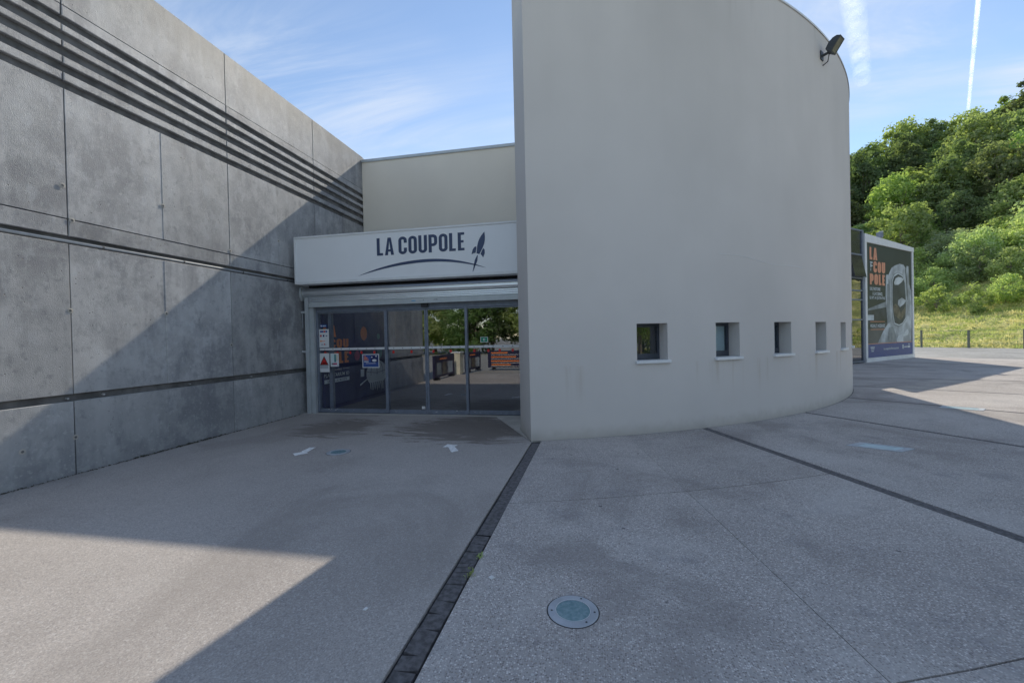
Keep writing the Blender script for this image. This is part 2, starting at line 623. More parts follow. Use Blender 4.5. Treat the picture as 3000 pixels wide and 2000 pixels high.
def make_lens():
    t = NT('uplight_lens')
    n = t.noise(34, 5)
    v = t.voro(55)
    c = t.mix(t.ramp(n, .3, .7), (.13, .24, .27), (.22, .34, .37))
    c = t.mix(t.math('MULTIPLY', t.ramp(v, .16, .08), .6), c, (.5, .52, .5))
    t.bump(n, .2, .002)
    return t.done(c, .25, 0, .5)


def make_gravel():
    t = NT('pale_gravel')
    a = t.xyz(t.voro(14, out='Color'))[0]
    c = t.mix(t.ramp(t.noise(.5, 5), .3, .7), (.36, .355, .34), (.50, .49, .47))
    c = t.mix(t.ramp(a, 0, 1, 0, .5, False), c, (.17, .165, .16))
    c = t.mix(t.math('MULTIPLY', t.ramp(t.noise(1.1, 5), .6, .75), .4), c, (.17, .18, .09))
    t.bump(a, .6, .02)
    return t.done(c, .95, 0, .2)


def make_ground():
    t = NT('yard_ground')
    a = t.xyz(t.voro(60, out='Color'))[0]
    c = t.mix(t.ramp(t.noise(.25, 5), .3, .7), (.34, .33, .31), (.44, .43, .40))
    c = t.mix(t.ramp(a, 0, 1, 0, .4, False), c, (.24, .23, .22))
    return t.done(c, .9, 0, .25)


def make_turf():
    t = NT('dry_turf')
    c = t.mix(t.ramp(t.noise(.7, 6, .65), .35, .65), (.45, .47, .14), (.72, .64, .28))
    c = t.mix(t.math('MULTIPLY', t.ramp(t.noise(3.5, 5), .5, .72), .6), c, (.16, .21, .05))
    t.bump(t.noise(6, 5), .7, .12)
    return t.done(c, .95, 0, .1)


def make_blades():
    t = NT('grass_blades')
    t.n.remove(t.b)
    c = t.mix(t.ramp(t.noise(.55, 4), .38, .62), (.48, .57, .18), (.85, .78, .38))
    d = t.n.new('ShaderNodeBsdfDiffuse')
    tl = t.n.new('ShaderNodeBsdfTranslucent')
    mx = t.n.new('ShaderNodeMixShader')
    mx.inputs[0].default_value = .4
    t.l.new(c, d.inputs[0])
    t.l.new(c, tl.inputs[0])
    t.l.new(d.outputs[0], mx.inputs[1])
    t.l.new(tl.outputs[0], mx.inputs[2])
    t.l.new(mx.outputs[0], t.out.inputs['Surface'])
    return t.m


M['lens'] = make_lens()
M['lens_pale'] = paint('pale_lens', (.48, .62, .66), .3, 0, .08, 6)
M['gravel'] = make_gravel()
M['ground'] = make_ground()
M['turf'] = make_turf()
M['blades'] = make_blades()
M['leaf_a'] = make_leaf('leaf_mid', (.23, .35, .11), (.45, .53, .20), .55)
M['leaf_b'] = make_leaf('leaf_yellow', (.31, .43, .15), (.53, .61, .27), .55)
M['leaf_c'] = make_leaf('leaf_silver', (.36, .45, .26), (.60, .66, .42), .55)
M['leaf_d'] = make_leaf('leaf_dark', (.13, .22, .08), (.27, .35, .14), .55)


# ------------------------------------------------------------------ lettering
def poly_strip(path, t, closed=False):
    """ribbon of width t along a polyline -> (verts2d, quads)"""
    n = len(path)
    P = [Vector(p) for p in path]
    L, Rr = [], []
    for i in range(n):
        if closed:
            a, b = P[i - 1], P[(i + 1) % n]
        else:
            a, b = P[max(i - 1, 0)], P[min(i + 1, n - 1)]
        d1 = (P[i] - a).normalized() if (P[i] - a).length > 1e-6 else (b - P[i]).normalized()
        d2 = (b - P[i]).normalized() if (b - P[i]).length > 1e-6 else d1
        d = (d1 + d2).normalized()
        nn = Vector((-d.y, d.x))
        k = 1 / max(.5, nn.dot(Vector((-d1.y, d1.x))))
        L.append(P[i] + nn * t / 2 * k)
        Rr.append(P[i] - nn * t / 2 * k)
    vs = L + Rr
    fs = []
    for i in range(n if closed else n - 1):
        j = (i + 1) % n
        fs.append((i, n + i, n + j, j))
    return vs, fs


def arc(cx, cy, r, a0, a1, n=6):
    return [(cx + r * math.cos(R_(a0 + (a1 - a0) * k / n)), cy + r * math.sin(R_(a0 + (a1 - a0) * k / n))) for k in range(n + 1)]


def glyph(ch, w, t):
    """heavy condensed capital of height 1, width w, stem t"""
    h = t / 2
    r = min(w / 2 - h, .20)
    out = []

    def rect(x0, x1, y0, y1):
        out.append(([Vector((x0, y0)), Vector((x1, y0)), Vector((x1, y1)), Vector((x0, y1))], [(0, 1, 2, 3)]))
    if ch == 'L':
        rect(0, t, 0, 1)
        rect(t, w * .92, 0, t * .9)
    elif ch == 'E':
        rect(0, t, 0, 1)
        for a, b in ((0, t * .9), (.5 - t * .42, .5 + t * .42), (1 - t * .9, 1)):
            rect(t, w * (.92 if a != .5 - t * .42 else .82), a, b)
    elif ch == 'A':
        c = w / 2
        ih = .80
        q = t * .55
        for s in (0, 1):
            pts = [(0, 0), (t, 0), (c, ih), (c, 1), (c - q, 1)]
            if s:
                pts = [(w - x, y) for x, y in reversed(pts)]
            out.append(([Vector(p) for p in pts], [tuple(range(5))]))
        k0, k1 = .20, .20 + t * .8
        lx = lambda y: t + (c - t) * y / ih
        out.append(([Vector((lx(k0), k0)), Vector((w - lx(k0), k0)), Vector((w - lx(k1), k1)), Vector((lx(k1), k1))], [(0, 1, 2, 3)]))
    elif ch in 'OC':
        x0, x1, y0, y1 = h, w - h, h, 1 - h
        loop = arc(x1 - r, y1 - r, r, 0, 90) + arc(x0 + r, y1 - r, r, 90, 180) + arc(x0 + r, y0 + r, r, 180, 270) + arc(x1 - r, y0 + r, r, 270, 360)
        if ch == 'O':
            out.append(poly_strip(loop, t, True))
        else:
            out.append(poly_strip([(x1, .64)] + loop + [(x1, .36)], t))
    elif ch == 'U':
        x0, x1, y0 = h, w - h, h
        out.append(poly_strip([(x0, 1)] + arc(x0 + r, y0 + r, r, 180, 270) + arc(x1 - r, y0 + r, r, 270, 360) + [(x1, 1)], t))
    elif ch == 'P':
        rect(0, t, 0, 1)
        y1, y0, x1 = 1 - h, .42, w - h
        rr = min(r, (y1 - y0) / 2)
        out.append(poly_strip([(t, y1)] + arc(x1 - rr, y1 - rr, rr, 90, 0) + arc(x1 - rr, y0 + rr, rr, 0, -90) + [(t, y0)], t))
    return out


def block_text(mb, s, F, x, y, height, width, w=.46, t=.165, gap=.09, space=.20, mi=0, widths=None):
    """lay heavy capitals out between x and x+width; F maps (u, v) to a point"""
    cur = 0
    lay = []
    for ch in s:
        if ch == ' ':
            cur += space
            continue
        ww = w * (.80 if ch in 'LE' else 1.08 if ch == 'A' else 1)
        lay.append((ch, cur, ww))
        cur += ww + gap
    total = cur - gap
    k = width / (total * height)
    for ch, x0, ww in lay:
        for vs, fs in glyph(ch, ww, t):
            mb.mesh_add([F(x + (x0 + v.x) * height * k, y + v.y * height) for v in vs], fs, mi)


def font_mesh(name, s, F, x, y, height, width, mat, parent, bold=.012, align='L'):
    cu = bpy.data.curves.new(name, 'FONT')
    cu.body = s
    cu.size = 1.0
    cu.offset = bold
    cu.resolution_u = 2
    o = bpy.data.objects.new(name, cu)
    me = bpy.data.meshes.new_from_object(o)
    bpy.data.objects.remove(o)
    xs = [v.co.x for v in me.vertices]
    x0, x1 = min(xs), max(xs)
    for v in me.vertices:
        u = x + (v.co.x - x0) / (x1 - x0) * width
        v.co = F(u, y + v.co.y / .72 * height)
    me.materials.append(mat)
    me.name = name
    return link(name, me, parent)


# ------------------------------------------------------------------ ground
W_X, DOOR_Y = -6.65, 8.82
CEN, RAD = Vector((-4.86, 19.14)), 13.02


def cyl(a, r=RAD, z=0.0):
    return Vector((CEN.x + r * math.cos(R_(a)), CEN.y + r * math.sin(R_(a)), z))


def sheet(name, poly, z, mat, kind='structure', parent=None):
    o = MB().face([(p[0], p[1], z) for p in poly]).build(name, mat, parent)
    if kind and parent is None:
        tag(o, kind=kind)
    return o


sheet('ground', [(-400, -400), (500, -400), (500, 700), (-400, 700)], -.06, M['ground'])

# asphalt forecourt on the left of the dark band
asp = MB().prism([(-6.66, -1.0), (-1.12, -1.0), (-1.06, 1.9), (-1.055, 6.6), (-1.085, 6.67), (-2.12, 8.66), (-6.66, 8.645)], -.05, 0)
tag(asp.build('forecourt', M['asphalt']), kind='structure')
thr = MB().prism([(-6.66, 8.655), (-2.115, 8.67), (-1.09, 6.70), (-1.40, 7.53), (-1.5, 9.2), (-6.66, 9.2)], -.05, .004)
tag(thr.build('threshold', M['threshold']), kind='structure')

plaza = tag(sheet('plaza', [(-1.13, -1.0), (16, -8), (34, 6), (26, 22), (17.2, 28.2), (8, 22), (2, 9), (-1.06, 6.75)], -.022, M['joint']), kind='structure')


def band_line(a, dirdeg, r_out=40):
    p = cyl(a)
    d = Vector((math.cos(R_(dirdeg)), math.sin(R_(dirdeg)), 0))
    return p, d


# band lines: start on the wall circle, direction
BL = [(Vector((-.978, 6.58, 0)), Vector((.003, -1, 0)).normalized(), .064),
      (cyl(-59.38), Vector((1.42, -3.93, 0)).normalized(), .065),
      (cyl(-46.83), Vector((1.63, -2.58, 0)).normalized(), .05),
      (cyl(-34.27), Vector((1.21, -1.247, 0)).normalized(), .05),
      (cyl(-21.9), Vector((2.42, -1.60, 0)).normalized(), .05),
      (cyl(-9.3), Vector((.94, -.34, 0)).normalized(), .05),
      (cyl(3.6), Vector((.99, -.12, 0)).normalized(), .05)]


def on_band(k, r, side, g=0.0):
    """point on the edge of band k at distance r from the circle's centre"""
    p, d, hw = BL[k]
    n = Vector((d.y, -d.x, 0)) * side * -1      # side +1: towards higher angle
    if n.dot(Vector((-math.sin(R_(-73 + 12.6 * k)), math.cos(R_(-73 + 12.6 * k)), 0))) * side < 0:
        n = -n
    q = p + n * (hw + g)
    oc = Vector((q.x - CEN.x, q.y - CEN.y, 0))
    b = oc.dot(d)
    t = -b + math.sqrt(max(0, b * b - (oc.length_squared - r * r)))
    return q + d * t


ARCS = [13.035, 15.50, 17.95, 20.4, 22.9, 25.4, 28.0]
GAP = .006
ARCS_FAR = [13.035, 21.2, 29.5]
for k in range(len(BL) - 1):
    AR = ARCS if k == 0 else ARCS_FAR
    for i in range(len(AR) - 1):
        ra, rb = AR[i] + ((.0065 if i == 1 else GAP) if i else 0), AR[i + 1] - (.0065 if i == 0 else GAP)
        splits = ((0, .5), (.5, 1)) if k == 0 else ((0, 1),)
        for (ua, ub) in splits:
            def edge(u, r):
                A, B = on_band(k, r, 1, .002), on_band(k + 1, r, -1, .002)
                aA = math.atan2(A.y - CEN.y, A.x - CEN.x)
                aB = math.atan2(B.y - CEN.y, B.x - CEN.x)
                a = aA + (aB - aA) * u
                return (CEN.x + r * math.cos(a), CEN.y + r * math.sin(a))
            e = .0022 / max(.3, 1)
            jg = (.0004, .0008, .0016)[min(i, 2)]
            u0, u1 = ua + (jg if ua else 0), ub - (jg if ub < 1 else 0)
            n = 5
            poly = [edge(u0 + (u1 - u0) * j / n, rb) for j in range(n + 1)] + [edge(u1 - (u1 - u0) * j / n, ra) for j in range(n + 1)]
            poly.reverse()
            ar = sum(poly[j - 1][0] * poly[j][1] - poly[j][0] * poly[j - 1][1] for j in range(len(poly)))
            if ar < 0:
                poly.reverse()
            if min(p[1] for p in poly) < -9 and max(p[1] for p in poly) < -2:
                continue
            MB().prism(poly, -.021, rnd.uniform(-.0012, .0012), 0).build('slab', M['slab'], plaza)
far_slab = [on_band(6, 13.06, 1, .002), on_band(6, 29.5, 1, .002), Vector((22.3, 23.4)), Vector((17.75, 28.35)), Vector((17.42, 28.12)), Vector((13.06, 24.31)), Vector((8.35, 20.25))]
MB().prism([(q[0], q[1]) for q in far_slab], -.021, 0).build('slab', M['slab'], plaza)
# dark strips between the slabs
for k in range(len(BL)):
    p, d, hw = BL[k]
    n = Vector((-d.y, d.x, 0))
    L0, L1 = (0.0, 3.12) if k == 0 else (-.03, 15.0)
    mb = MB()
    seg = 60 if k else 18
    prev = None
    for j in range(seg + 1):
        c = p + d * (L0 + (L1 - L0) * j / seg)
        wl_, wr_ = hw - .001 + rnd.uniform(-.006, .002), hw - .001 + rnd.uniform(-.006, .002)
        cur = [c + n * wl_ + Vector((0, 0, -.004)), c - n * wr_ + Vector((0, 0, -.004))]
        if prev:
            mb.face([prev[0], prev[1], cur[1], cur[0]])
        prev = cur
    mb.build('asphalt_strip', M['strip'], plaza)
# worn dark pavers that end the near strip
p, d, hw = BL[0]
y = 3.44
while y > 1.0:
    ln = rnd.uniform(.105, .20)
    x0, x1 = -.978 - hw + rnd.uniform(0, .006), -.978 + hw - rnd.uniform(0, .006)
    ya, yb = y - .004, y - ln + .004
    sk = rnd.uniform(-.018, .018)
    quad = [(x0, yb + sk), (x1, yb - sk), (x1, ya - sk * .6), (x0, ya + sk * .6)]
    mode = rnd.random() if y < 3.2 else .9
    if mode < .45:
        s0, s1 = rnd.uniform(.25, .75), rnd.uniform(.25, .75)
        mid = Vector((rnd.uniform(-.02, .02) - .978, (ya + yb) / 2 + rnd.uniform(-.02, .02)))
        a = Vector(quad[0]).lerp(Vector(quad[3]), s0)
        b = Vector(quad[1]).lerp(Vector(quad[2]), s1)
        g = Vector((0, .003))
        pcs = [[quad[0], quad[1], b - g, mid - g, a - g], [a + g, mid + g, b + g, quad[2], quad[3]]]
        if mode < .2:
            top = Vector(quad[3]).lerp(Vector(quad[2]), rnd.uniform(.3, .7))
            h = Vector((.003, 0))
            pcs = [pcs[0], [a + g, mid + g - h, top - h, quad[3]], [mid + g + h, b + g, quad[2], top + h]]
    else:
        pcs = [quad]
    for pc in pcs:
        MB().prism([tuple(q) for q in pc], -.021, -.002 + rnd.uniform(-.003, .002), 0, .004).build('paver', M['strip'], plaza)
    y -= ln

# ------------------------------------------------------------------ concrete wall (left)
wall = thing('concrete_wall', (W_X, 6.0, 0), 'tall grey board-marked concrete wall with five dark horizontal grooves', 'wall')
WY0, WY1 = 2.05, 11.56
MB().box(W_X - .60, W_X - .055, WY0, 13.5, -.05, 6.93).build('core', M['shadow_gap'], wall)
MB().box(W_X - .60, W_X - .03, 11.58, 13.5, 5.0, 6.985).build('return_panel', M['concrete'], wall)
YJ = [WY0, 4.32, 6.80, 9.28, WY1]
ROWS = [(-.05, .945), (1.040, 2.965), (3.068, 3.283), (3.293, 4.953), (5.062, 5.165), (5.280, 5.373), (5.495, 5.575), (5.695, 5.780), (5.888, 6.025), (6.030, 6.985)]


def wall_panel(y0, y1, z0, z1, jl, jr):
    """panel with chamfered arrises, standing 55 mm proud of the core"""
    c = .008 if z1 - z0 < .5 or jl else .004
    xb, xf = W_X - .0545, W_X + rnd.uniform(-.003, .003)
    mb = MB()
    vs = [(xb, y0, z0), (xb, y1, z0), (xb, y1, z1), (xb, y0, z1),
          (xf - c, y0, z0), (xf - c, y1, z0), (xf - c, y1, z1), (xf - c, y0, z1),
          (xf, y0 + c, z0 + c), (xf, y1 - c, z0 + c), (xf, y1 - c, z1 - c), (xf, y0 + c, z1 - c)]
    fs = [(8, 9, 10, 11)]
    for k in range(4):
        j = (k + 1) % 4
        fs.append((k, j, 4 + j, 4 + k))
        fs.append((4 + k, 4 + j, 8 + j, 8 + k))
    mb.mesh_add(vs, [tuple(reversed(f)) if False else f for f in fs])
    return mb.build('concrete_panel', M['concrete'], wall)


for (z0, z1) in ROWS:
    for i in range(len(YJ) - 1):
        a, b = YJ[i] + .006, YJ[i + 1] - .006
        if z1 - z0 > .5 and z0 > -.1 and z1 < 5:
            m_ = (YJ[i] + YJ[i + 1]) / 2 if i else YJ[1] - 1.24
            wall_panel(a, m_ - .0004, z0, z1, 0, 0)
            wall_panel(m_ + .0004, b, z0, z1, 0, 0)
        else:
            wall_panel(a, b, z0, z1, 0, 0)
# tie holes
for (ty, tz) in [(4.27, 3.70), (5.565, 3.82), (5.567, 2.136), (4.309, 2.11), (3.797, .429), (4.323, .479), (6.774, 1.615), (6.80, 3.35), (8.03, 2.13), (8.05, 3.8), (4.36, 3.28), (2.9, 2.12), (2.9, 3.8)]:
    mb = MB()
    for (ra, rb, xa, xb, mi) in ((.034, .016, .0045, .0075, 0), (.016, .0, .0060, .0050, 1)):
        n = 12
        vs = [(W_X + xa, ty + ra * math.cos(6.2832 * k / n), tz + ra * math.sin(6.2832 * k / n)) for k in range(n)]
        vs += [(W_X + xb, ty + rb * math.cos(6.2832 * k / n), tz + rb * math.sin(6.2832 * k / n)) for k in range(n)]
        mb.mesh_add(vs, [(k, (k + 1) % n, n + (k + 1) % n, n + k) for k in range(n)], mi)
    mb.build('tie_hole', [M['threshold'], M['shadow_gap']], wall)
# conduit lying in the groove at mid height
cz = 3.000
cdt = MB()
cdt.tube([(W_X - .020, WY0, cz), (W_X - .020, 9.0, cz)], .021, 10)
con = cdt.build('conduit', M['conduit'], wall, True)
for yy in (2.9, 4.72, 5.9, 7.1, 8.3):
    MB().tube([(W_X - .020, yy - .012, cz), (W_X - .020, yy + .012, cz)], .025, 10).build('pipe_clip', M['shadow_gap'], con)
# small pegs stuck in the lower groove
for yy in (4.27, 4.68, 5.95, 7.25, 7.9):
    MB().tube([(W_X - .05, yy, .985), (W_X - .016, yy, .985)], .013, 8).build('groove_peg', M['concrete'], wall)

# crumbled dirt and moss along the wall foot
mb = MB()
for k in range(900):
    yy = rnd.uniform(2.2, 8.55)
    s = rnd.uniform(.005, .014) * (1.9 if 5.0 < yy < 6.6 and rnd.random() < .6 else 1)
    c = Vector((W_X + .008 + abs(rnd.gauss(0, .018)), yy, s * .4))
    vs = [c + Vector((rnd.uniform(-1, 1), rnd.uniform(-1.6, 1.6), rnd.uniform(-.4, .9))) * s for _ in range(4)]
    mb.mesh_add(vs, [(0, 1, 2), (0, 2, 3), (0, 3, 1), (1, 3, 2)])
tag(mb.build('wall_foot_debris', paint('moss_dirt', (.085, .08, .06), .95, 0, .4, 40)), 'crumbled dirt and moss lying along the foot of the concrete wall', 'debris', kind='stuff')

# ------------------------------------------------------------------ curved building
tower = thing('curved_building', (2.5, 9.0, 0), 'tall pale curved building with a row of small deep windows', 'building')
A0, A1, HT, TH = -73.07, 32.0, 8.0, .42
WIN = [(-65.11, -62.56), (-58.11, -55.60), (-51.34, -48.85), (-44.42, -41.90), (-37.26, -34.80), (-29.9, -27.4)]
WZ0, WZ1 = 1.205, 1.822
angs = sorted(set([A0, A1] + [w for p in WIN for w in p] + [A0 + i * 1.0 for i in range(1, int(A1 - A0) + 1)]))
angs = [a for i, a in enumerate(angs) if i == 0 or a - angs[i - 1] > .12 or any(a in p for p in WIN)]
zs = [-.05, WZ0, WZ1, HT]
mb = MB()
RI = RAD - TH
FLARE = .0


def hole(a, b, k):
    return k == 1 and any(p[0] - 1e-6 <= a and b <= p[1] + 1e-6 for p in WIN)


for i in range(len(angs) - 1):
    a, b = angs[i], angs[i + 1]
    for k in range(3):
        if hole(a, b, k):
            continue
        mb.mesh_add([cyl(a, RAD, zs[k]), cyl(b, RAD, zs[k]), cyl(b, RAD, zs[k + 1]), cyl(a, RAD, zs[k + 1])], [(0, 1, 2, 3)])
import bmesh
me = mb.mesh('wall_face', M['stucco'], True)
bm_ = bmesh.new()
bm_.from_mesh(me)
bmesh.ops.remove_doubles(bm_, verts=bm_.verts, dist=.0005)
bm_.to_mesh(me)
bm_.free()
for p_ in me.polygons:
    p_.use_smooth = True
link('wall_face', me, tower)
# end wall, inward return and back walls, roof
pc = cyl(A0)
pe = Vector((-1.385, 7.53, 0))
mb = MB()
back = [pc, pe, Vector((-1.10, 9.3, 0)), Vector((-.55, 13.0, 0)), Vector((1.35, 26, 0)), cyl(A1)]
for i in range(len(back) - 1):
    a, b = back[i], back[i + 1]
    mb.mesh_add([(a.x, a.y, -.05), (b.x, b.y, -.05), (b.x, b.y, HT), (a.x, a.y, HT)], [(3, 2, 1, 0)])
mb.build('end_wall', M['stucco'], tower)
roofp = [cyl(A0 + (A1 - A0) * i / 60, RAD - .02, HT - .02) for i in range(61)] + [Vector((b.x + .01, b.y, HT - .02)) for b in reversed(back[1:-1])]
MB().face(roofp).build('roof', M['alu_paint'], tower)
# metal coping along the top edge
mb = MB()
N = 90
for i in range(N):
    a, b = A0 + (A1 - A0) * i / N, A0 + (A1 - A0) * (i + 1) / N
    pr = [(RAD + .014, HT - .03), (RAD + .014, HT + .012), (RAD - .30, HT + .02), (RAD - .30, HT - .01)]
    for j in range(3):
        mb.face([cyl(a, pr[j][0], pr[j][1]), cyl(b, pr[j][0], pr[j][1]), cyl(b, pr[j + 1][0], pr[j + 1][1]), cyl(a, pr[j + 1][0], pr[j + 1][1])])
mb.face([cyl(A0, *q) for q in pr])
mb.build('coping', M['trim_white'], tower)
# dark gap along the foot
mb = MB()
for i in range(100):
    a, b = A0 + .1 + (A1 - A0) * i / 100, A0 + .1 + (A1 - A0) * (i + 1) / 100
    w1, w2 = RAD + .018 + rnd.uniform(-.004, .004), RAD + .018 + rnd.uniform(-.004, .004)
    mb.face([cyl(a, RAD - .01, -.0035), cyl(a, w1, -.0035), cyl(b, w2, -.0035), cyl(b, RAD - .01, -.0035)])
mb.build('foot_joint', M['joint'], tower)
MB().tube([cyl(-57.6 + i * .9, RAD + .0015, 3.02 + .03 * math.sin(i * .7) - .012 * i) for i in range(13)], .004, 5).build('scratch', M['trim_white'], tower)
# windows with frame, pane and sill
for wi, (a, b) in enumerate(WIN):
    mid = (a + b) / 2
    oa, ob = cyl(a), cyl(b)
    cc = (oa + ob) / 2
    ux = (ob - oa).normalized()
    nx = Vector((math.cos(R_(mid)), math.sin(R_(mid)), 0))
    hw_ = (ob - oa).length / 2

    def G(u, v, w_, cc=cc, ux=ux, nx=nx):
        return cc + ux * u - nx * v + Vector((0, 0, w_))
    dpt = .235
    fr = MB()
    f_ = .045
    z0, z1 = WZ0, WZ1
    fr.box(-hw_, hw_, dpt, dpt + .06, z0 + .012, z0 + .105, F=G)
    fr.box(-hw_, hw_, dpt, dpt + .06, z1 - .06, z1 - .002, F=G)
    fr.box(-hw_, -hw_ + f_, dpt + .001, dpt + .059, z0 + .105, z1 - .06, F=G)
    fr.box(hw_ - f_, hw_, dpt + .001, dpt + .059, z0 + .105, z1 - .06, F=G)
    win = fr.build('window', M['frame_dark'], tower)
    rv = MB()
    for (p0, p1, q0, q1) in (((-hw_, z0), (hw_, z0), 0, 0), ((hw_, z0), (hw_, z1), 0, 0), ((hw_, z1), (-hw_, z1), 0, 0), ((-hw_, z1), (-hw_, z0), 0, 0)):
        rv.face([G(p0[0], 0, p0[1]), G(p0[0], TH, p0[1]), G(p1[0], TH, p1[1]), G(p1[0], 0, p1[1])])
    rv.build('reveal', M['stucco'], win)
    MB().box(-hw_ + f_, hw_ - f_, dpt + .025, dpt + .033, z0 + .105, z1 - .06, F=G).build('pane', M['glass_win'], win)
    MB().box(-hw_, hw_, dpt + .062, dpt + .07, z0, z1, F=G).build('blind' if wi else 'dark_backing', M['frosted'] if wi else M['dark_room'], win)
    s = MB().box(-hw_ - .035, hw_ + .035, -.055, .25, z0 - .045, z0 + .006, F=G).build('sill', M['trim_white'], win)
    bevel(s, .008)

# ------------------------------------------------------------------ floodlight on the curved wall
FA, FZ = -42.2, 7.50
fl = thing('floodlight', cyl(FA, RAD + .1, FZ), 'dark grey floodlight clamped below the top of the curved wall', 'floodlight')
nx = Vector((math.cos(R_(FA)), math.sin(R_(FA)), 0))
tx = Vector((-nx.y, nx.x, 0))
fo = cyl(FA, RAD, FZ)
tilt = R_(-35)


def FL(u, v, w_):
    # u along the wall, v out of the wall, w up, head tipped forward
    h = Vector((0, 0, 1)) * math.cos(tilt) + nx * math.sin(tilt) * -1
    f = nx * math.cos(tilt) + Vector((0, 0, 1)) * math.sin(tilt)
    return fo + nx * .24 + Vector((0, 0, .10)) + (tx * u + f * v + h * w_) * .64


hd = MB()
prof = [(-.13, -.19), (-.05, -.235), (.09, -.24), (.09, .24), (-.03, .225), (-.11, .14), (-.15, 0)]
vs = [FL(-.17, a, b) for a, b in prof] + [FL(.17, a, b) for a, b in prof]
n = len(prof)
hd.mesh_add(vs, [tuple(range(n)), tuple(reversed(range(n, 2 * n)))] + [(i, n + i, n + (i + 1) % n, (i + 1) % n) for i in range(n)])
bevel(hd.build('housing', M['flood'], fl), .012)
MB().box(-.145, .145, .088, .098, -.20, .20, F=FL).build('lens', M['flood_lens'], fl)
g = MB()
g.box(-.19, .19, .092, .104, .20, .235, F=FL).box(-.19, .19, .092, .104, -.235, -.20, F=FL)
g.box(-.19, -.145, .092, .103, -.20, .20, F=FL).box(.145, .19, .092, .103, -.20, .20, F=FL)
g.build('bezel', M['flood'], fl)
br = MB()
br.tube([fo + Vector((0, 0, -.02)), fo + nx * .16 + Vector((0, 0, -.0)), fo + nx * .22 + Vector((0, 0, .06))], .028, 8)
br.box(-.07, .07, -.002, .02, -.10, .08, F=lambda u, v, w_: fo + tx * u + nx * v + Vector((0, 0, w_)))
br.build('bracket', M['flood'], fl)
MB().tube([fo + nx * .13 + tx * .05 + Vector((0, 0, -.0)), fo + nx * .10 + tx * .05 + Vector((0, 0, -.16)), fo + nx * .01 + tx * .05 + Vector((0, 0, -.20))], .011, 6).build('cable', M['black'], fl)

# ------------------------------------------------------------------ cream building over the entrance
cb = thing('cream_building', (-4, 11.5, 0), 'cream rendered block rising behind the entrance sign', 'building')
CY, CZ = 11.50, 6.85
MB().box(W_X, -.70, CY, 22, 2.76, CZ).build('wall', M['cream'], cb)
MB().box(W_X + .002, -.70, CY - .035, CY + .25, CZ - .045, CZ + .03).build('coping', M['alu_paint'], cb)
pr_ = MB()  # unseen roof made as an open frame so sky light reaches the mural
pr_.box(W_X + .01, -1.55, 8.75, 8.95, 3.55, 3.70).box(W_X + .01, -1.55, CY - .15, CY - .002, 3.55, 3.70)
for x_ in (W_X + .01, -4.98, -3.32, -1.65):
    pr_.box(x_, x_ + .1, 8.95, CY - .15, 3.552, 3.698)
por = pr_.build('porch_roof', M['alu_paint'], cb)
for x_ in (W_X + .11, -4.88, -3.22):
    MB().box(x_, x_ + 1.56, 8.95, CY - .15, 3.62, 3.632).build('added_rooflight', M['glass_clear'], por)  # unseen glazing, added to brighten the mural wall below
# entrance room
room = MB()
room.box(W_X - .02, -1.24, 8.80, 20, -.045, .006)
room.build('room_floor', M['floor_in'], cb)
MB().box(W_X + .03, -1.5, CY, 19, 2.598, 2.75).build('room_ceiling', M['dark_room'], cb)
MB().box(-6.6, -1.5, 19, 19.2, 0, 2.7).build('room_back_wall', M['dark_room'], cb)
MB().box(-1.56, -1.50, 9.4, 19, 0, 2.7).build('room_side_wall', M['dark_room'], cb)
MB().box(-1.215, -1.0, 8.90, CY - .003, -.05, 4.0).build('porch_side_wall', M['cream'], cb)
mural = MB().box(-6.6, -6.30, 8.97, 19, .006, 2.595).build('mural_wall', M['mural'], cb)
MX = -6.296
FM = lambda u, v: Vector((MX, u, v))
mb = MB()
block_text(mb, 'LA', FM, 8.99, 1.74, .285, .50, t=.22, w=.5)
block_text(mb, 'COU', FM, 9.22, 1.475, .22, .79, t=.22, w=.5)
block_text(mb, 'POLE', FM, 8.99, 1.09, .285, 1.03, t=.22, w=.5)
mb.build('title', M['orange'], mural)
font_mesh('caption', 'NOUVEAU', FM, 9.32, .925, .045, .36, M['mural_white'], mural)
font_mesh('caption', 'PLANÉTARIUM 3D', FM, 8.98, .785, .085, 1.03, M['mural_white'], mural)
MB().face([FM(9.0, .955), FM(9.27, .955), FM(9.27, .948), FM(9.0, .948)]).build('rule', M['mural_white'], mural)
MB().face([FM(9.74, .955), FM(10.02, .955), FM(10.02, .948), FM(9.74, .948)]).build('rule', M['mural_white'], mural)
MB().face([FM(8.98, .64), FM(10.016, .64), FM(10.016, .73), FM(8.98, .73)]).build('caption_bar', M['mural_white'], mural)
FM2 = lambda u, v: Vector((MX + .002, u, v))
font_mesh('caption', 'UNIQUE AU MONDE', FM2, 9.10, .660, .05, .80, M['mural'], mural, .006)


def disc(F, cx, cy, rx, ry, n=22, a0=0, a1=360):
    return [F(cx + rx * math.cos(R_(a0 + (a1 - a0) * k / n)), cy + ry * math.sin(R_(a0 + (a1 - a0) * k / n))) for k in range(n + (0 if a1 - a0 == 360 else 1))]


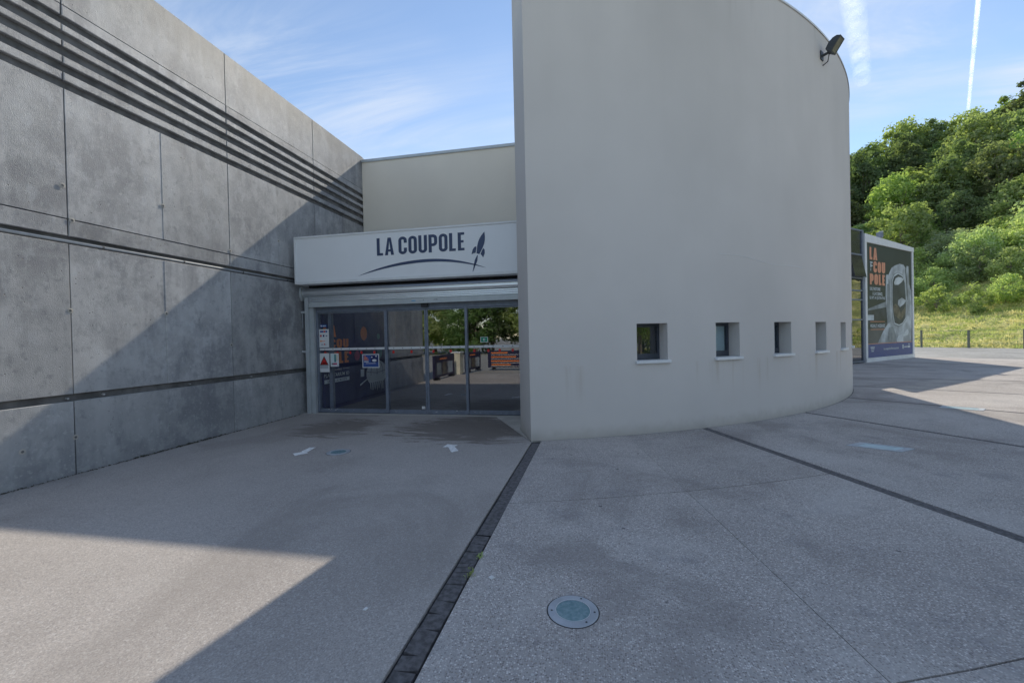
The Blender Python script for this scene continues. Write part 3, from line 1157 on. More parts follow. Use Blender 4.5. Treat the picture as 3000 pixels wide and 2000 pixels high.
MB().face(disc(FM, 10.76, 1.83, .17, .19)).build('balloon', M['orange'], mural)
MB().face(disc(FM, 10.40, 1.24, .13, .13)).build('balloon', M['pink'], mural)
MB().face(disc(FM, 11.55, 1.75, .09, .085)).build('balloon', M['teal'], mural)
MB().face(disc(FM, 11.6, 1.28, .15, .16)).build('balloon', M['teal'], mural)
dm = MB()
dm.face(disc(FM, 11.42, .70, .58, .36, 26, -25, 205))
dm.face([FM(10.88, .56), FM(11.96, .56), FM(11.80, .44), FM(11.0, .44)])
z_ = .44
for i in range(7):
    u_ = 11.02 + i * .115
    dm.face([FM(u_, .432), FM(u_ + .07, .432), FM(u_ + .055, .432 - rnd.uniform(.14, .30)), FM(u_ + .03, .432 - rnd.uniform(.10, .26))])
dm.face([FM(10.55, .66), FM(10.72, .66), FM(10.74, .86), FM(10.56, .86)])
dm.face([FM(10.50, .46), FM(11.0, .63), FM(11.0, .60), FM(10.52, .42)])
dm.build('dome_drawing', M['mural_white'], mural)
ln = MB()
for q in range(3):
    ln.tube([Vector((MX + .002, 11.42 + math.sin(R_(a)) * .57 * (q - 1) * .6, .70 + math.cos(R_(a)) * .35)) for a in range(0, 100, 14)], .006, 5)
ln.tube([Vector((MX + .002, 10.88, .76)), Vector((MX + .002, 11.42, .70)), Vector((MX + .002, 11.96, .76))], .006, 5)
ln.build('dome_lines', M['mural'], mural)
MB().box(-6.17, -6.08, 8.99, 9.07, .006, 2.62).build('inner_post', M['frame_grey'], cb)

# ------------------------------------------------------------------ sign fascia
SY = 8.36
sg = thing('sign_fascia', (-4.0, SY, 2.9), 'pale fascia board above the doors lettered LA COUPOLE with a rocket', 'sign')
MB().box(-6.475, -1.27, SY, SY + .16, 2.955, 3.895).build('board', M['sign_white'], sg)
tr = MB()
tr.box(-6.515, -1.27, SY - .018, SY + .19, 3.895, 3.935)
tr.box(-6.515, -6.475, SY - .018, SY + .19, 2.905, 3.895)
tr.box(-6.475, -1.27, SY - .014, SY + .24, 2.895, 2.955)
bevel(tr.build('trim', M['trim_white'], sg), .006)
FS = lambda u, v: Vector((u, SY - .004, v))
# positions were measured on the plane y = 8.30
mb = MB()
k_ = SY / 8.30
sc = lambda u: u * k_
sz_ = lambda v: 1.65 + (v - 1.65) * k_
block_text(mb, 'LA COUPOLE', FS, sc(-4.507), sz_(3.404), (3.766 - 3.404) * k_, (4.507 - 2.583) * k_, w=.43, t=.155, gap=.075, space=.16)
mb.build('lettering', M['navy'], sg)
mb = MB()
n = 40
up_, lo_ = [], []
for i in range(n + 1):
    s = i / n
    u = -4.953 + (4.953 - 2.146) * s
    base = 3.000 + (3.029 - 3.0) * s + .228 * (1 - (2 * s - 1.10) ** 2 / 1.21 if s < .55 else 1 - ((s - .55) / .45) ** 2)
    th = .062 * math.sin(math.pi * min(1, max(0, s))) ** .8
    up_.append(FS(sc(u), sz_(base + th / 2)))
    lo_.append(FS(sc(u), sz_(base - th / 2)))
for i in range(n):
    mb.face([lo_[i], lo_[i + 1], up_[i + 1], up_[i]])
mb.build('horizon_arc', M['navy'], sg)
mb = MB()
# rocket axis
tip, tail = Vector((-2.177, 3.748)), Vector((-2.318, 3.318))
ax_ = (tip - tail)
ln_ = ax_.length
ad = ax_.normalized()
an_ = Vector((ad.y, -ad.x))
RK = lambda a, b: FS(sc((tail + ad * a * ln_ + an_ * b).x), sz_((tail + ad * a * ln_ + an_ * b).y))
half = [(0, .030), (.15, .045), (.32, .060), (.5, .066), (.66, .058), (.80, .040), (.92, .018)]
mb.face([RK(a, -b) for a, b in half] + [RK(1.0, 0)] + [RK(a, b) for a, b in reversed(half)])
for s_ in (-1, 1):
    mb.face([RK(a, s_ * b) for a, b in ((.02, .052), (.20, .062), (.30, .076), (.24, .112), (.10, .132), (-.10, .125), (-.03, .09))])
mb.face([RK(-.06, .006), RK(-.30, .028), RK(-.78, .006), RK(-.82, 0), RK(-.78, -.006), RK(-.30, -.028), RK(-.06, -.006)])
mb.build('rocket', M['navy'], sg)

# ------------------------------------------------------------------ roller shutter
rs = thing('roller_shutter', (-4.0, 8.7, 2.5), 'raised aluminium roller shutter coiled above the glass doors', 'shutter')
ry, rz, rr = 8.80, 2.748, .116
mb = MB()
pts = []
NS = 30
prof = []
for i in range(NS):
    a = 2 * math.pi * i / NS
    r = rr * (1 - .03 * (i % 3 == 0))
    prof.append((ry + r * math.cos(a), rz + r * math.sin(a)))
vs = [(x, q[0], q[1]) for x in (-6.60, -1.45) for q in prof]
mb.mesh_add(vs, [(i, (i + 1) % NS, NS + (i + 1) % NS, NS + i) for i in range(NS)] + [tuple(range(NS)), tuple(reversed(range(NS, 2 * NS)))])
mb.build('coil', M['alu'], rs)
for i in range(3):
    zt = 2.655 - i * .042
    q = [(8.705, zt), (8.690, zt - .010), (8.690, zt - .030), (8.705, zt - .0405)]
    m2 = MB()
    for j in range(3):
        m2.face([(-6.43, q[j][0], q[j][1]), (-6.43, q[j + 1][0], q[j + 1][1]), (-1.24, q[j + 1][0], q[j + 1][1]), (-1.24, q[j][0], q[j][1])])
    m2.build('slat', M['alu'], rs)
bb = MB().box(-6.43, -1.24, 8.672, 8.72, 2.435, 2.528).box(-6.43, -1.24, 8.662, 8.73, 2.415, 2.4348)
bar = bb.build('bottom_bar', M['alu_paint'], rs)
font_mesh('bar_mark', 'sofia', lambda u, v: Vector((u, 8.669, v)), -3.42, 2.475, .018, .085, M['black'], bar)
MB().face([(-3.93, 8.669, 2.462), (-3.83, 8.669, 2.462), (-3.83, 8.669, 2.478), (-3.88, 8.669, 2.486), (-3.93, 8.669, 2.476)]).build('blue_sticker', paint('sticker_blue', (.16, .42, .66), .5), bar)
MB().box(-3.66, -3.652, 8.668, 8.672, 2.47, 2.49).build('screw_slot', M['black'], bar)
MB().box(-6.60, -1.26, 8.93, 8.945, 2.62, 3.54).build('dark_gap_plate', M['black'], rs)  # black sheet added behind the coil to paint in the dark gap
ep = MB()
ex_ = [(ry - .155, rz + .10), (ry - .165, rz - .06), (ry - .10, rz - .185), (ry + .12, rz - .185), (ry + .12, rz + .14), (ry - .10, rz + .14)]
vs = [(x, q[0], q[1]) for x in (-6.648, -6.605) for q in ex_]
ep.mesh_add(vs, [tuple(range(6)), tuple(reversed(range(6, 12)))] + [(i, 6 + i, 6 + (i + 1) % 6, (i + 1) % 6) for i in range(6)])
bevel(ep.build('end_bracket', M['alu_paint'], rs), .01)
MB().box(-6.525, -6.44, 8.66, 8.76, .006, 2.64).build('guide_rail', M['alu_paint'], rs)
MB().box(-6.438, -6.345, 8.72, 8.80, .006, 2.412).build('guide_rail', M['alu_paint'], rs)
for zz in (2.32, 1.42):
    MB().box(-6.645, -6.527, 8.69, 8.72, zz - .03, zz + .02).build('fixing_tab', M['alu_paint'], rs)
MB().box(-6.62, -6.607, 8.70, 8.715, 1.95, 2.31).build('tab_rod', M['alu_paint'], rs)

# ------------------------------------------------------------------ glazed entrance
en = thing('glass_entrance', (-4.0, DOOR_Y, 0), 'grey framed glass entrance with sliding doors under the shutter', 'entrance')
GY = DOOR_Y + .03
fm = MB()
fm.box(-6.342, -1.22, DOOR_Y - .03, DOOR_Y + .12, 2.365, 2.46)
fm.build('header_box', M['frame_grey'], en)
tr_ = MB().box(-6.342, -1.22, DOOR_Y - .018, DOOR_Y + .05, 2.305, 2.36)
tr_.build('top_rail', M['frame_grey'], en)
MX_ = [-6.342, -4.655, -4.600, -3.715, -3.680, -3.630, -2.790, -2.735, -1.44]
posts = [(-6.342, -6.30), (-4.655, -4.585), (-2.79, -2.735)]
for (a, b) in posts:
    MB().box(a, b, DOOR_Y - .016, DOOR_Y + .07, .02, 2.304).build('mullion', M['frame_grey'], en)


def leaf(name, x0, x1, y, z0, stile=(.0, .0), zt=2.303, gm='glass'):
    """one glazed leaf: frame mesh with its pane as a child"""
    o = MB().box(x0, x1, y - .02, y + .02, z0, z0 + .085).build(name, M['frame_grey'], en)
    MB().box(x0, x1, y - .019, y + .019, zt - .03, zt).build('head_rail', M['frame_grey'], o)
    if stile[0]:
        MB().box(x0, x0 + stile[0], y - .0195, y + .0195, z0 + .085, zt - .03).build('stile', M['frame_grey'], o)
    if stile[1]:
        MB().box(x1 - stile[1], x1, y - .0195, y + .0195, z0 + .085, zt - .03).build('stile', M['frame_grey'], o)
    MB().box(x0 + stile[0], x1 - stile[1], y - .004, y + .004, z0 + .085, zt - .03).build('pane', M[gm], o)
    # pale safety strip and red dots stuck on the pane
    ws = MB().box(x0 + stile[0] + .004, x1 - stile[1] - .004, y - .0065, y - .0048, 1.433, 1.483).build('safety_strip', M['white_paper'], o)
    nx_ = max(2, int((x1 - x0) / .30))
    for i in range(nx_):
        cx = x0 + .14 + i * (x1 - x0 - .1) / max(1, nx_) + rnd.uniform(-.02, .02)
        MB().face(disc(lambda u, v: Vector((u, y - .0055, v)), cx, 1.372, .028, .034, 14)).build('red_dot', M['red'], o)
    for i in range(int((x1 - x0) / .21)):
        cx = x0 + .12 + i * .21
        MB().box(cx, cx + .022, y - .0085, y - .0066, 1.452, 1.464).build('strip_mark', M['black'], o)
    # chipped paint on the bottom rail
    for i in range(int((x1 - x0) * 6)):
        cx, cz_ = rnd.uniform(x0 + .05, x1 - .05), rnd.uniform(z0 + .03, z0 + .083)
        s = rnd.uniform(.004, .014)
        MB().face([(cx + rnd.uniform(.6, 1) * s * math.cos(a) * 1.6, y - .0215, cz_ + rnd.uniform(.5, 1) * s * .7 * math.sin(a)) for a in (0, 1.1, 2.2, 3.4, 4.5, 5.5)]).build('paint_chip', M['white_paper'], o)
    return o


side_l = leaf('side_panel', -6.30, -4.656, GY, .012, gm='glass_side')
door_l = leaf('sliding_door', -4.584, -3.684, GY - .005, .006, (0, .032))
door_r = leaf('sliding_door', -3.678, -2.792, GY - .005, .006, (.045, 0))
side_r = leaf('side_panel', -2.734, -1.22, GY, .012)
MB().box(-3.745, -3.592, DOOR_Y - .085, DOOR_Y - .032, 2.335, 2.42).build('door_sensor', M['black'], en)
MB().box(-3.815, -3.735, GY - .0285, GY - .0265, .118, .175).build('door_label', M['white_paper'], door_l)

# notices stuck on the glass
GF = GY - .0075


def notice(name, x0, x1, z0, z1, mat, label, cat):
    t = thing(name, ((x0 + x1) / 2, GF, z0), label, cat)
    MB().box(x0, x1, GF - .003, GF, z0, z1).build('sheet', mat, t)
    return t


FN = lambda u, v: Vector((u, GF - .0045, v))
FN2 = lambda u, v: Vector((u, GF - .0055, v))
t = notice('notice', -6.35 + .03, -6.05, 1.50, 1.918, M['white_paper'], 'white notice with coloured partner logos stuck high on the left pane', 'notice')
for (a, b, c, d, m) in [(-6.275, -6.185, 1.845, 1.885, 'blue'), (-6.18, -6.14, 1.845, 1.885, 'red'), (-6.135, -6.09, 1.845, 1.885, 'blue'), (-6.275, -6.235, 1.745, 1.79, 'red'), (-6.205, -6.165, 1.745, 1.79, 'mural'), (-6.13, -6.09, 1.755, 1.775, 'mural'), (-6.275, -6.24, 1.63, 1.665, 'orange'), (-6.235, -6.15, 1.64, 1.652, 'orange'), (-6.25, -6.20, 1.562, 1.574, 'mural'), (-6.18, -6.155, 1.557, 1.59, 'red'), (-6.15, -6.12, 1.562, 1.574, 'mural')]:
    MB().face([FN(a, c), FN(b, c), FN(b, d), FN(a, d)]).build('logo', M[m], t)
t = notice('notice', -6.272, -6.098, 1.964, 2.025, M['blue'], 'small blue sticker above the partner logo notice', 'sticker')
MB().face(disc(FN, -6.24, 1.995, .018, .018, 12)).build('ring', M['white_paper'], t)
MB().face([FN(-6.205, 1.985), FN(-6.12, 1.985), FN(-6.12, 2.005), FN(-6.205, 2.005)]).build('wording', M['frosted'], t)
t = notice('notice', -6.32, -6.055, .934, 1.366, M['white_paper'], 'white warning notice with a red and black triangle', 'notice')
MB().face([FN(-6.30, 1.095), FN(-6.075, 1.095), FN(-6.187, 1.305)]).build('triangle_border', M['black'], t)
MB().face([FN2(-6.275, 1.112), FN2(-6.10, 1.112), FN2(-6.187, 1.275)]).build('triangle', M['red'], t)
for v in (1.122, 1.142):
    MB().face([FN2(-6.25, v), FN2(-6.125, v), FN2(-6.135, v + .012), FN2(-6.24, v + .012)]).build('wording', M['white_paper'], t)
for v in (1.02, 1.045, 1.07):
    MB().face([FN(-6.29, v), FN(-6.085, v), FN(-6.085, v + .012), FN(-6.29, v + .012)]).build('wording', M['frame_grey'], t)
t = notice('notice', -6.025, -5.815, 1.058, 1.361, M['white_paper'], 'small pastel map leaflet beside the triangle notice', 'leaflet')
for (a, b, c, d, m) in [(-6.0, -5.93, 1.20, 1.34, 'frosted'), (-5.93, -5.88, 1.16, 1.335, 'teal'), (-5.878, -5.84, 1.20, 1.33, 'cream_post'), (-6.0, -5.95, 1.10, 1.18, 'frosted'), (-5.99, -5.86, 1.105, 1.14, 'pink'), (-5.845, -5.83, 1.07, 1.088, 'black')]:
    MB().face([FN(a, c), FN(b, c), FN(b, d), FN(a, d)]).build('map_area', M[m], t)
t = notice('notice', -5.225, -4.812, 1.026, 1.333, M['white_paper'], 'blue framed poster with orange lettering in the left pane', 'poster')
MB().face([FN(-5.205, 1.045), FN(-4.83, 1.045), FN(-4.83, 1.315), FN(-5.205, 1.315)]).build('print', M['blue'], t)
MB().face([FN2(-5.02, 1.15), FN2(-4.835, 1.15), FN2(-4.835, 1.31), FN2(-5.02, 1.31)]).build('photo', M['mural'], t)
FN3 = lambda u, v: Vector((u, GF - .0065, v))
m_ = MB()
block_text(m_, 'LA', FN3, -5.185, 1.272, .032, .045, t=.22, w=.5)
block_text(m_, 'COU', FN3, -5.185, 1.232, .034, .085, t=.22, w=.5)
block_text(m_, 'POLE', FN3, -5.185, 1.194, .034, .115, t=.22, w=.5)
m_.build('title', M['orange'], t)
MB().face([FN3(-5.18, 1.155), FN3(-5.07, 1.155), FN3(-5.07, 1.175), FN3(-5.18, 1.175)]).face([FN3(-5.14, 1.120), FN3(-4.90, 1.120), FN3(-4.90, 1.130), FN3(-5.14, 1.130)]).face(disc(FN3, -4.93, 1.19, .055, .03, 14)).face(disc(FN3, -4.99, 1.265, .018, .015, 10)).face(disc(FN3, -4.885, 1.285, .016, .018, 10)).build('white_print', M['white_paper'], t)
t = notice('exit_sign', -2.459, -2.295, 1.546, 1.662, M['white_paper'], 'small green emergency sign on the right door panes', 'sign')
MB().face([FN(-2.447, 1.556), FN(-2.307, 1.556), FN(-2.307, 1.652), FN(-2.447, 1.652)]).build('green_field', M['green'], t)
MB().face(disc(FN2, -2.377, 1.604, .024, .026, 14)).build('symbol', M['white_paper'], t)
MB().face(disc(FN3, -2.372, 1.607, .010, .012, 10)).build('symbol_core', M['green'], t)

# ------------------------------------------------------------------ poster block and curtain wall
PP = Vector((13.04, 24.35, 0))
pd = Vector((.753, .657, 0)).normalized()
pn = Vector((pd.y, -pd.x, 0))


def PB(s, v, z):            # s along the face, v out of the face, z up
    return PP + pd * s + pn * v + Vector((0, 0, z))


an = thing('poster_building', PB(2.8, 0, 0), 'low white flat-roofed wing beyond the curved building', 'building')


def pbox(s0, s1, v0, v1, z0, z1, mb=None):
    return (mb or MB()).box(s0, s1, v0, v1, z0, z1, F=PB)


pbox(-.10, 5.78, -9, -.06, -.05, 6.10).build('wall', M['trim_white'], an)
q = MB()
pbox(-.10, .10, -.0595, .02, .20, 5.95, q)
pbox(5.62, 5.80, -.0595, .02, .20, 5.95, q)
bevel(q.build('frame_posts', M['trim_white'], an), .01)
pbox(-.10, 5.80, -.0595, .03, -.05, .20).build('plinth', M['trim_white'], an)
# parapet, slightly lower to the right
m_ = MB()
vs = [PB(-.12, .03, 5.95), PB(5.82, .03, 5.90), PB(5.82, -.3, 5.90), PB(-.12, -.3, 5.95), PB(-.12, .03, 6.36), PB(5.82, .03, 6.14), PB(5.82, -.3, 6.14), PB(-.12, -.3, 6.36)]
m_.mesh_add(vs, [(0, 1, 5, 4), (1, 2, 6, 5), (2, 3, 7, 6), (3, 0, 4, 7), (4, 5, 6, 7), (3, 2, 1, 0)])
m_.build('parapet', M['trim_white'], an)
pbox(-7.0, -.14, -9, -.6, -.05, 6.3).build('wing_core', M['dark_room'], an)
cw = MB()
SV = [-.30, -1.55, -2.80, -4.05, -5.3]
for s in SV:
    pbox(s - .035, s + .035, -.10, .0, 0, 6.5, cw)
pbox(-.262, -.14, -.12, -.02, -.05, 6.5, cw)
ZT = [.06, 2.11, 3.08, 3.53, 4.14, 5.28, 6.47]
curtain = cw.build('curtain_wall', M['frame_grey'], an)
for z in ZT:
    for i in range(len(SV) - 1):
        pbox(SV[i + 1] + .036, SV[i] - .036, -.09, -.012, z - .035, z + .035).build('transom', M['frame_grey'], curtain)
for i in range(len(SV) - 1):
    for j in range(len(ZT) - 1):
        s0, s1, z0, z1 = SV[i + 1] + .037, SV[i] - .037, ZT[j] + .036, ZT[j + 1] - .036
        if j == 4 and i == 0:
            m_ = MB()
            m_.mesh_add([PB(s0, .16, z0), PB(s1, .16, z0), PB(s1, -.04, z1), PB(s0, -.04, z1), PB(s0, .13, z0), PB(s1, .13, z0), PB(s1, -.07, z1), PB(s0, -.07, z1)], [(0, 1, 2, 3), (7, 6, 5, 4), (0, 4, 5, 1), (1, 5, 6, 2), (2, 6, 7, 3), (3, 7, 4, 0)])
            m_.build('open_vent', M['glass_cw'], curtain)
        else:
            pbox(s0, s1, -.06, -.05, z0, z1).build('pane', M['glass_cw'], curtain)
# roof-top camera box
rc = thing('roof_camera', PB(2.05, -.15, 6.27), 'small grey camera housing on the parapet of the poster building', 'camera')
pbox(1.95, 2.08, -.28, -.02, 6.38, 6.66).build('housing', M['frame_grey'], rc)
pbox(2.085, 2.17, -.22, -.05, 6.42, 6.72).build('hood', M['trim_white'], rc)
pbox(1.99, 2.09, -.2, -.1, 6.25, 6.378).build('stand', M['frame_grey'], rc)

# big printed banner
bn = thing('banner', PB(2.85, .0, .2), 'tall dark banner with orange LA COUPOLE letters and an astronaut', 'banner')
PF = lambda k: (lambda u, v: PB(u, -.03 + .003 * k, v))


def pp(name, pts, mat, k, parent=bn):
    return MB().face([PF(k)(a, b) for a, b in pts]).build(name, mat, parent)


pbox(.103, 5.617, -.055, -.0305, .203, 5.945).build('sheet', M['p_bg'], bn)
pp('ground_tint', [(.11, .88), (5.61, .88), (5.61, 2.5), (3.2, 2.1), (.11, 1.6)], M['p_grey'], 1)
pp('blue_footer', [(.11, .21), (5.61, .21), (5.61, .875), (.11, .875)], M['p_blue'], 2)
pp('footer_line', [(.11, .880), (5.61, .880), (5.61, .91), (.11, .91)], M['p_orange'], 2)
pp('light_beam', [(.2, 2.55), (2.3, 2.76), (2.3, 3.06), (.28, 2.66)], M['p_suit2'], 2)
pp('light_beam', [(.2, 1.9), (2.4, 2.2), (2.3, 2.74), (.2, 2.53)], M['p_visor'], 2)
suit = [(2.31, 4.4), (2.44, 4.49), (2.63, 4.46), (2.79, 4.63), (3.01, 4.85), (3.39, 4.99), (4.06, 5.14), (4.57, 5.11), (4.74, 5.0), (4.86, 4.92), (4.98, 5.09), (5.21, 5.06), (5.3, 4.07), (5.53, 3.69), (5.59, 2.62), (5.56, 1.7), (5.44, .915), (1.29, .915), (1.71, 1.32), (2.13, 1.68), (2.45, 1.86), (2.36, 2.59), (2.26, 3.31), (2.3, 3.95)]
ast = pp('astronaut', suit, M['p_suit'], 3)
vis = [(3.1, 4.12), (3.32, 4.41), (3.82, 4.57), (4.38, 4.46), (4.66, 4.14), (4.76, 3.48), (4.8, 2.85), (4.72, 2.23), (4.31, 1.95), (3.86, 1.85), (3.31, 1.95), (3.16, 2.37), (3.07, 3.06)]
cx_, cy_ = 3.95, 3.2
pp('visor_rim', [(cx_ + (a - cx_) * 1.14, cy_ + (b - cy_) * 1.09) for a, b in vis], M['p_suit2'], 4, ast)
pp('visor_rim', [(cx_ + (a - cx_) * 1.07, cy_ + (b - cy_) * 1.05) for a, b in vis], M['p_light'], 5, ast)
pp('visor', vis, M['p_visor'], 6, ast)
pp('visor_glint', [(3.26, 4.08), (3.48, 4.32), (3.82, 4.42), (4.27, 4.41), (4.49, 4.32), (4.26, 4.15), (3.81, 3.99), (3.37, 3.97)], M['p_light'], 7, ast)
pp('reflected_face', [(3.12, 2.83), (3.45, 2.97), (3.77, 2.84), (4.1, 2.47), (4.68, 2.85), (4.73, 2.47), (4.09, 2.09), (3.32, 2.32)], M['p_face'], 7, ast)
pp('reflected_patch', [(3.78, 3.17), (4.24, 3.31), (4.8, 3.17), (4.57, 2.99), (3.99, 2.79), (3.72, 2.93)], M['p_suit'], 8, ast)
pp('collar', [(3.5, 1.06), (3.73, 1.24), (4.41, 1.37), (4.93, 1.61), (5.1, 1.46), (4.98, 1.27), (4.4, 1.21), (4.33, .92), (3.55, .92)], M['p_light'], 7, ast)
pp('chest_shade', [(2.5, .92), (3.4, .92), (3.45, 1.3), (3.1, 1.75), (2.6, 1.7)], M['p_suit2'], 6, ast)
pp('helmet_shade', [(2.45, 1.9), (2.85, 2.0), (2.8, 3.0), (2.75, 4.2), (2.5, 4.3), (2.42, 3.2)], M['p_suit2'], 4, ast)
pp('helmet_edge', [(4.86, 4.9), (4.98, 4.3), (5.1, 3.2), (5.02, 3.2), (4.88, 4.2), (4.74, 4.95)], M['p_visor'], 4, ast)
pp('earpiece', [(2.33, 4.35), (2.6, 4.38), (2.6, 4.0), (2.36, 3.95)], M['p_light'], 5, ast)
m_ = MB()
P3 = PF(4)
block_text(m_, 'LA', P3, .47, 5.13, .62, .86, t=.24, w=.5)
block_text(m_, 'COU', P3, .88, 4.50, .57, 1.36, t=.24, w=.5)
block_text(m_, 'POLE', P3, .47, 3.88, .55, 1.75, t=.24, w=.5)
m_.build('title', M['p_orange'], bn)
font_mesh('strapline', "DE L'HISTOIRE", P3, .46, 3.60, .15, 1.18, M['p_light'], bn, .03)
font_mesh('strapline', 'À LA SCIENCE,', P3, .74, 3.36, .15, 1.16, M['p_light'], bn, .03)
font_mesh('strapline', "IL N'Y A QU'UN PAS", P3, .44, 3.16, .14, 1.74, M['p_light'], bn, .03)
font_mesh('place_name', 'HELFAUT WIZERNES', P3, .46, 1.73, .16, 1.68, M['p_light'], bn, .03)
pp('rule', [(.46, 2.0), (2.14, 2.0), (2.14, 2.03), (.46, 2.03)], M['p_orange'], 4)
pp('rule', [(.5, 1.60), (2.14, 1.60), (2.14, 1.63), (.5, 1.63)], M['p_orange'], 4)
pp('rule', [(1.7, 3.66), (2.15, 3.66), (2.15, 3.69), (1.7, 3.69)], M['p_grey'], 4)
for (a, b, c, d) in [(.50, .80, 4.96, 5.02), (.55, .66, 4.74, 4.93), (.66, .82, 4.80, 4.86), (.55, .62, 4.56, 4.70)]:
    pp('small_wording', [(a, c), (b, c), (b, d), (a, d)], M['p_light'], 4)
pp('label_patch', [(.11, 2.08), (.86, 2.08), (.87, 2.35), (.11, 2.35)], M['p_light'], 4)
font_mesh('web_address', 'lacoupole-france.com', P3, 1.96, .55, .13, 1.85, M['p_light'], bn, .02)
for (a, b, c, d) in [(.45, .92, .68, .74), (.5, .88, .60, .64), (.55, .82, .50, .55), (4.28, 4.44, .54, .76), (4.5, 4.9, .60, .66), (4.95, 5.3, .58, .68), (5.1, 5.22, .72, .80)]:
    pp('footer_logo', [(a, c), (b, c), (b, d), (a, d)], M['p_light'], 4)

# ------------------------------------------------------------------ lights set in the paving
def round_light(x, y, r, label, dust=True):
    t = thing('ground_light', (x, y, 0), label, 'ground light', 'lights set flush in the paving')
    MB().lathe((x, y, 0), [(r * 1.03, .0008), (r, .006), (r * .72, .008), (r * .69, .004), (r * .69, -.004)], 48).build('rim', M['steel'], t, False)
    MB().lathe((x, y, 0), [(r * .705, .0085), (r * .685, .0085)], 48).build('lip', M['trim_white'], t)
    MB().lathe((x, y, 0), [(r * .69, .003), (r * .4, .0035), (0, .0038)], 40).build('lens', M['lens'], t)
    MB().lathe((x, y, 0), [(r * 1.065, .0016), (r * 1.02, .0020)], 48).build('seal', M['black'], t)
    for a in (70, 190, 310, 0):
        MB().lathe((x + r * .86 * math.cos(R_(a)), y + r * .86 * math.sin(R_(a)), 0), [(.0065, .0082), (.005, .0076), (0, .0074)], 10).build('bolt', M['black'], t)
    return t


round_light(-.180, 2.575, .148, 'round steel rimmed uplight in the paving near the dark strip')
round_light(-3.805, 5.715, .165, 'round uplight in the asphalt between the two white arrows')


def rect_light(c, ex, ey, label):
    t = thing('ground_light', (c[0], c[1], 0), label, 'ground light', 'lights set flush in the paving')
    c, ex, ey = Vector((c[0], c[1], 0)), Vector((ex[0], ex[1], 0)), Vector((ey[0], ey[1], 0))
    Q = lambda u, v, w_: c + ex * u + ey * v + Vector((0, 0, w_))
    m = MB()
    m.box(-1, 1, -1, -.72, -.01, .007, F=Q).box(-1, 1, .72, 1, -.01, .007, F=Q)
    m.box(-1, -.72, -.72, .72, -.01, .0068, F=Q).box(.72, 1, -.72, .72, -.01, .0068, F=Q)
    m.build('rim', M['steel'], t)
    MB().box(-.72, .72, -.72, .72, -.01, .003, F=Q).build('lens', M['lens_pale'], t)
    return t


rect_light((3.822, 6.865), (.245, -.155), (.145, .10), 'square glass uplight set in the shaded paving on the right')
rect_light((7.216, 10.34), (.25, -.18), (.12, .13), 'square glass uplight on the edge of the sunlit paving')

# painted arrows
def arrow(pts, label):
    o = MB().face([(a, b, .004) for a, b in pts]).build('painted_arrow', M['paintwhite'])
    tag(o, label, 'arrow', 'white arrows painted on the asphalt')


arrow([(-4.452, 5.56), (-4.37, 5.66), (-4.40, 5.675), (-4.425, 5.905), (-4.335, 5.93), (-4.275, 5.64), (-4.225, 5.60), (-4.33, 5.45)], 'white arrow pointing out, painted left of the round uplight')
arrow([(-2.345, 6.15), (-2.335, 6.345), (-2.148, 6.30), (-2.178, 6.225), (-2.035, 5.99), (-2.098, 5.90), (-2.12, 5.905), (-2.262, 6.178)], 'white arrow pointing in, painted before the sliding doors')

# weeds by the near strip
def weed(x, y, s, label):
    t = thing('weed', (x, y, 0), label, 'weed', 'weeds in the paving joint')
    m = MB()
    for i in range(int(36 * s)):
        a, r, h = rnd.uniform(0, 6.28), abs(rnd.gauss(0, .022)) * s, rnd.uniform(.006, .032) * s
        c = Vector((x + r * math.cos(a), y + 1.8 * r * math.sin(a), 0))
        d = Vector((math.cos(a), math.sin(a), 0)) * rnd.uniform(.004, .014)
        w_ = Vector((-d.y, d.x, 0)) * .6
        m.face([c, c + d * .5 + w_ + Vector((0, 0, h * .8)), c + d + Vector((0, 0, h)), c + d * .5 - w_ + Vector((0, 0, h * .7))])
    m.build('leaves', M['leaf_b'], t)


weed(-.905, 2.86, 1.0, 'tiny green weed on the right edge of the pavers, nearer one')
weed(-.905, 3.10, .7, 'tiny green weed on the right edge of the dark strip, farther one')
lb = thing('litter', (-.75, 2.84, 0), 'scrap of white litter beside the dark pavers', 'litter')
MB().mesh_add([(-.775, 2.85, .002), (-.745, 2.815, .004), (-.735, 2.83, .014), (-.755, 2.86, .010), (-.72, 2.845, .003)], [(0, 1, 2), (0, 2, 3), (2, 1, 4), (3, 2, 4)]).build('scrap', M['white_paper'], lb)
lb = thing('litter', (-1.43, 2.385, 0), 'white chip lying on the asphalt in the shade', 'litter')
MB().prism([(-1.445, 2.375), (-1.425, 2.372), (-1.418, 2.395), (-1.438, 2.402)], .0005, .006).build('chip', M['white_paper'], lb)

# ------------------------------------------------------------------ bank, hill, fence
FA_, Fe, Fn = Vector((28.4, 41.0, 0)), Vector((-.49, .872, 0)), Vector((.872, .49, 0))


def hill_z(t, s):
    if t < 0:
        z = 0
    elif t < 3:
        z = .24 * t
    elif t < 15:
        z = .72 + (t - 3) * .235
    else:
        z = 3.54 + (t - 15) * .47
    z = min(z, 33 + .02 * t)
    return z


def hp(s, t):
    p = FA_ + Fe * s + Fn * t
    z = hill_z(t, s)
    b = noise.noise(Vector((p.x * .35, p.y * .35, 0))) * .40 + noise.noise(Vector((p.x * .9, p.y * .9, 3))) * .36 + noise.noise(Vector((p.x * 2.2, p.y * 2.2, 6))) * .20
    lump = b * min(1, max(0, t) / 1.0) * (1 if t < 27 else 2.5)
    return Vector((p.x, p.y, z + lump - (.07 if t <= 0 else 0)))


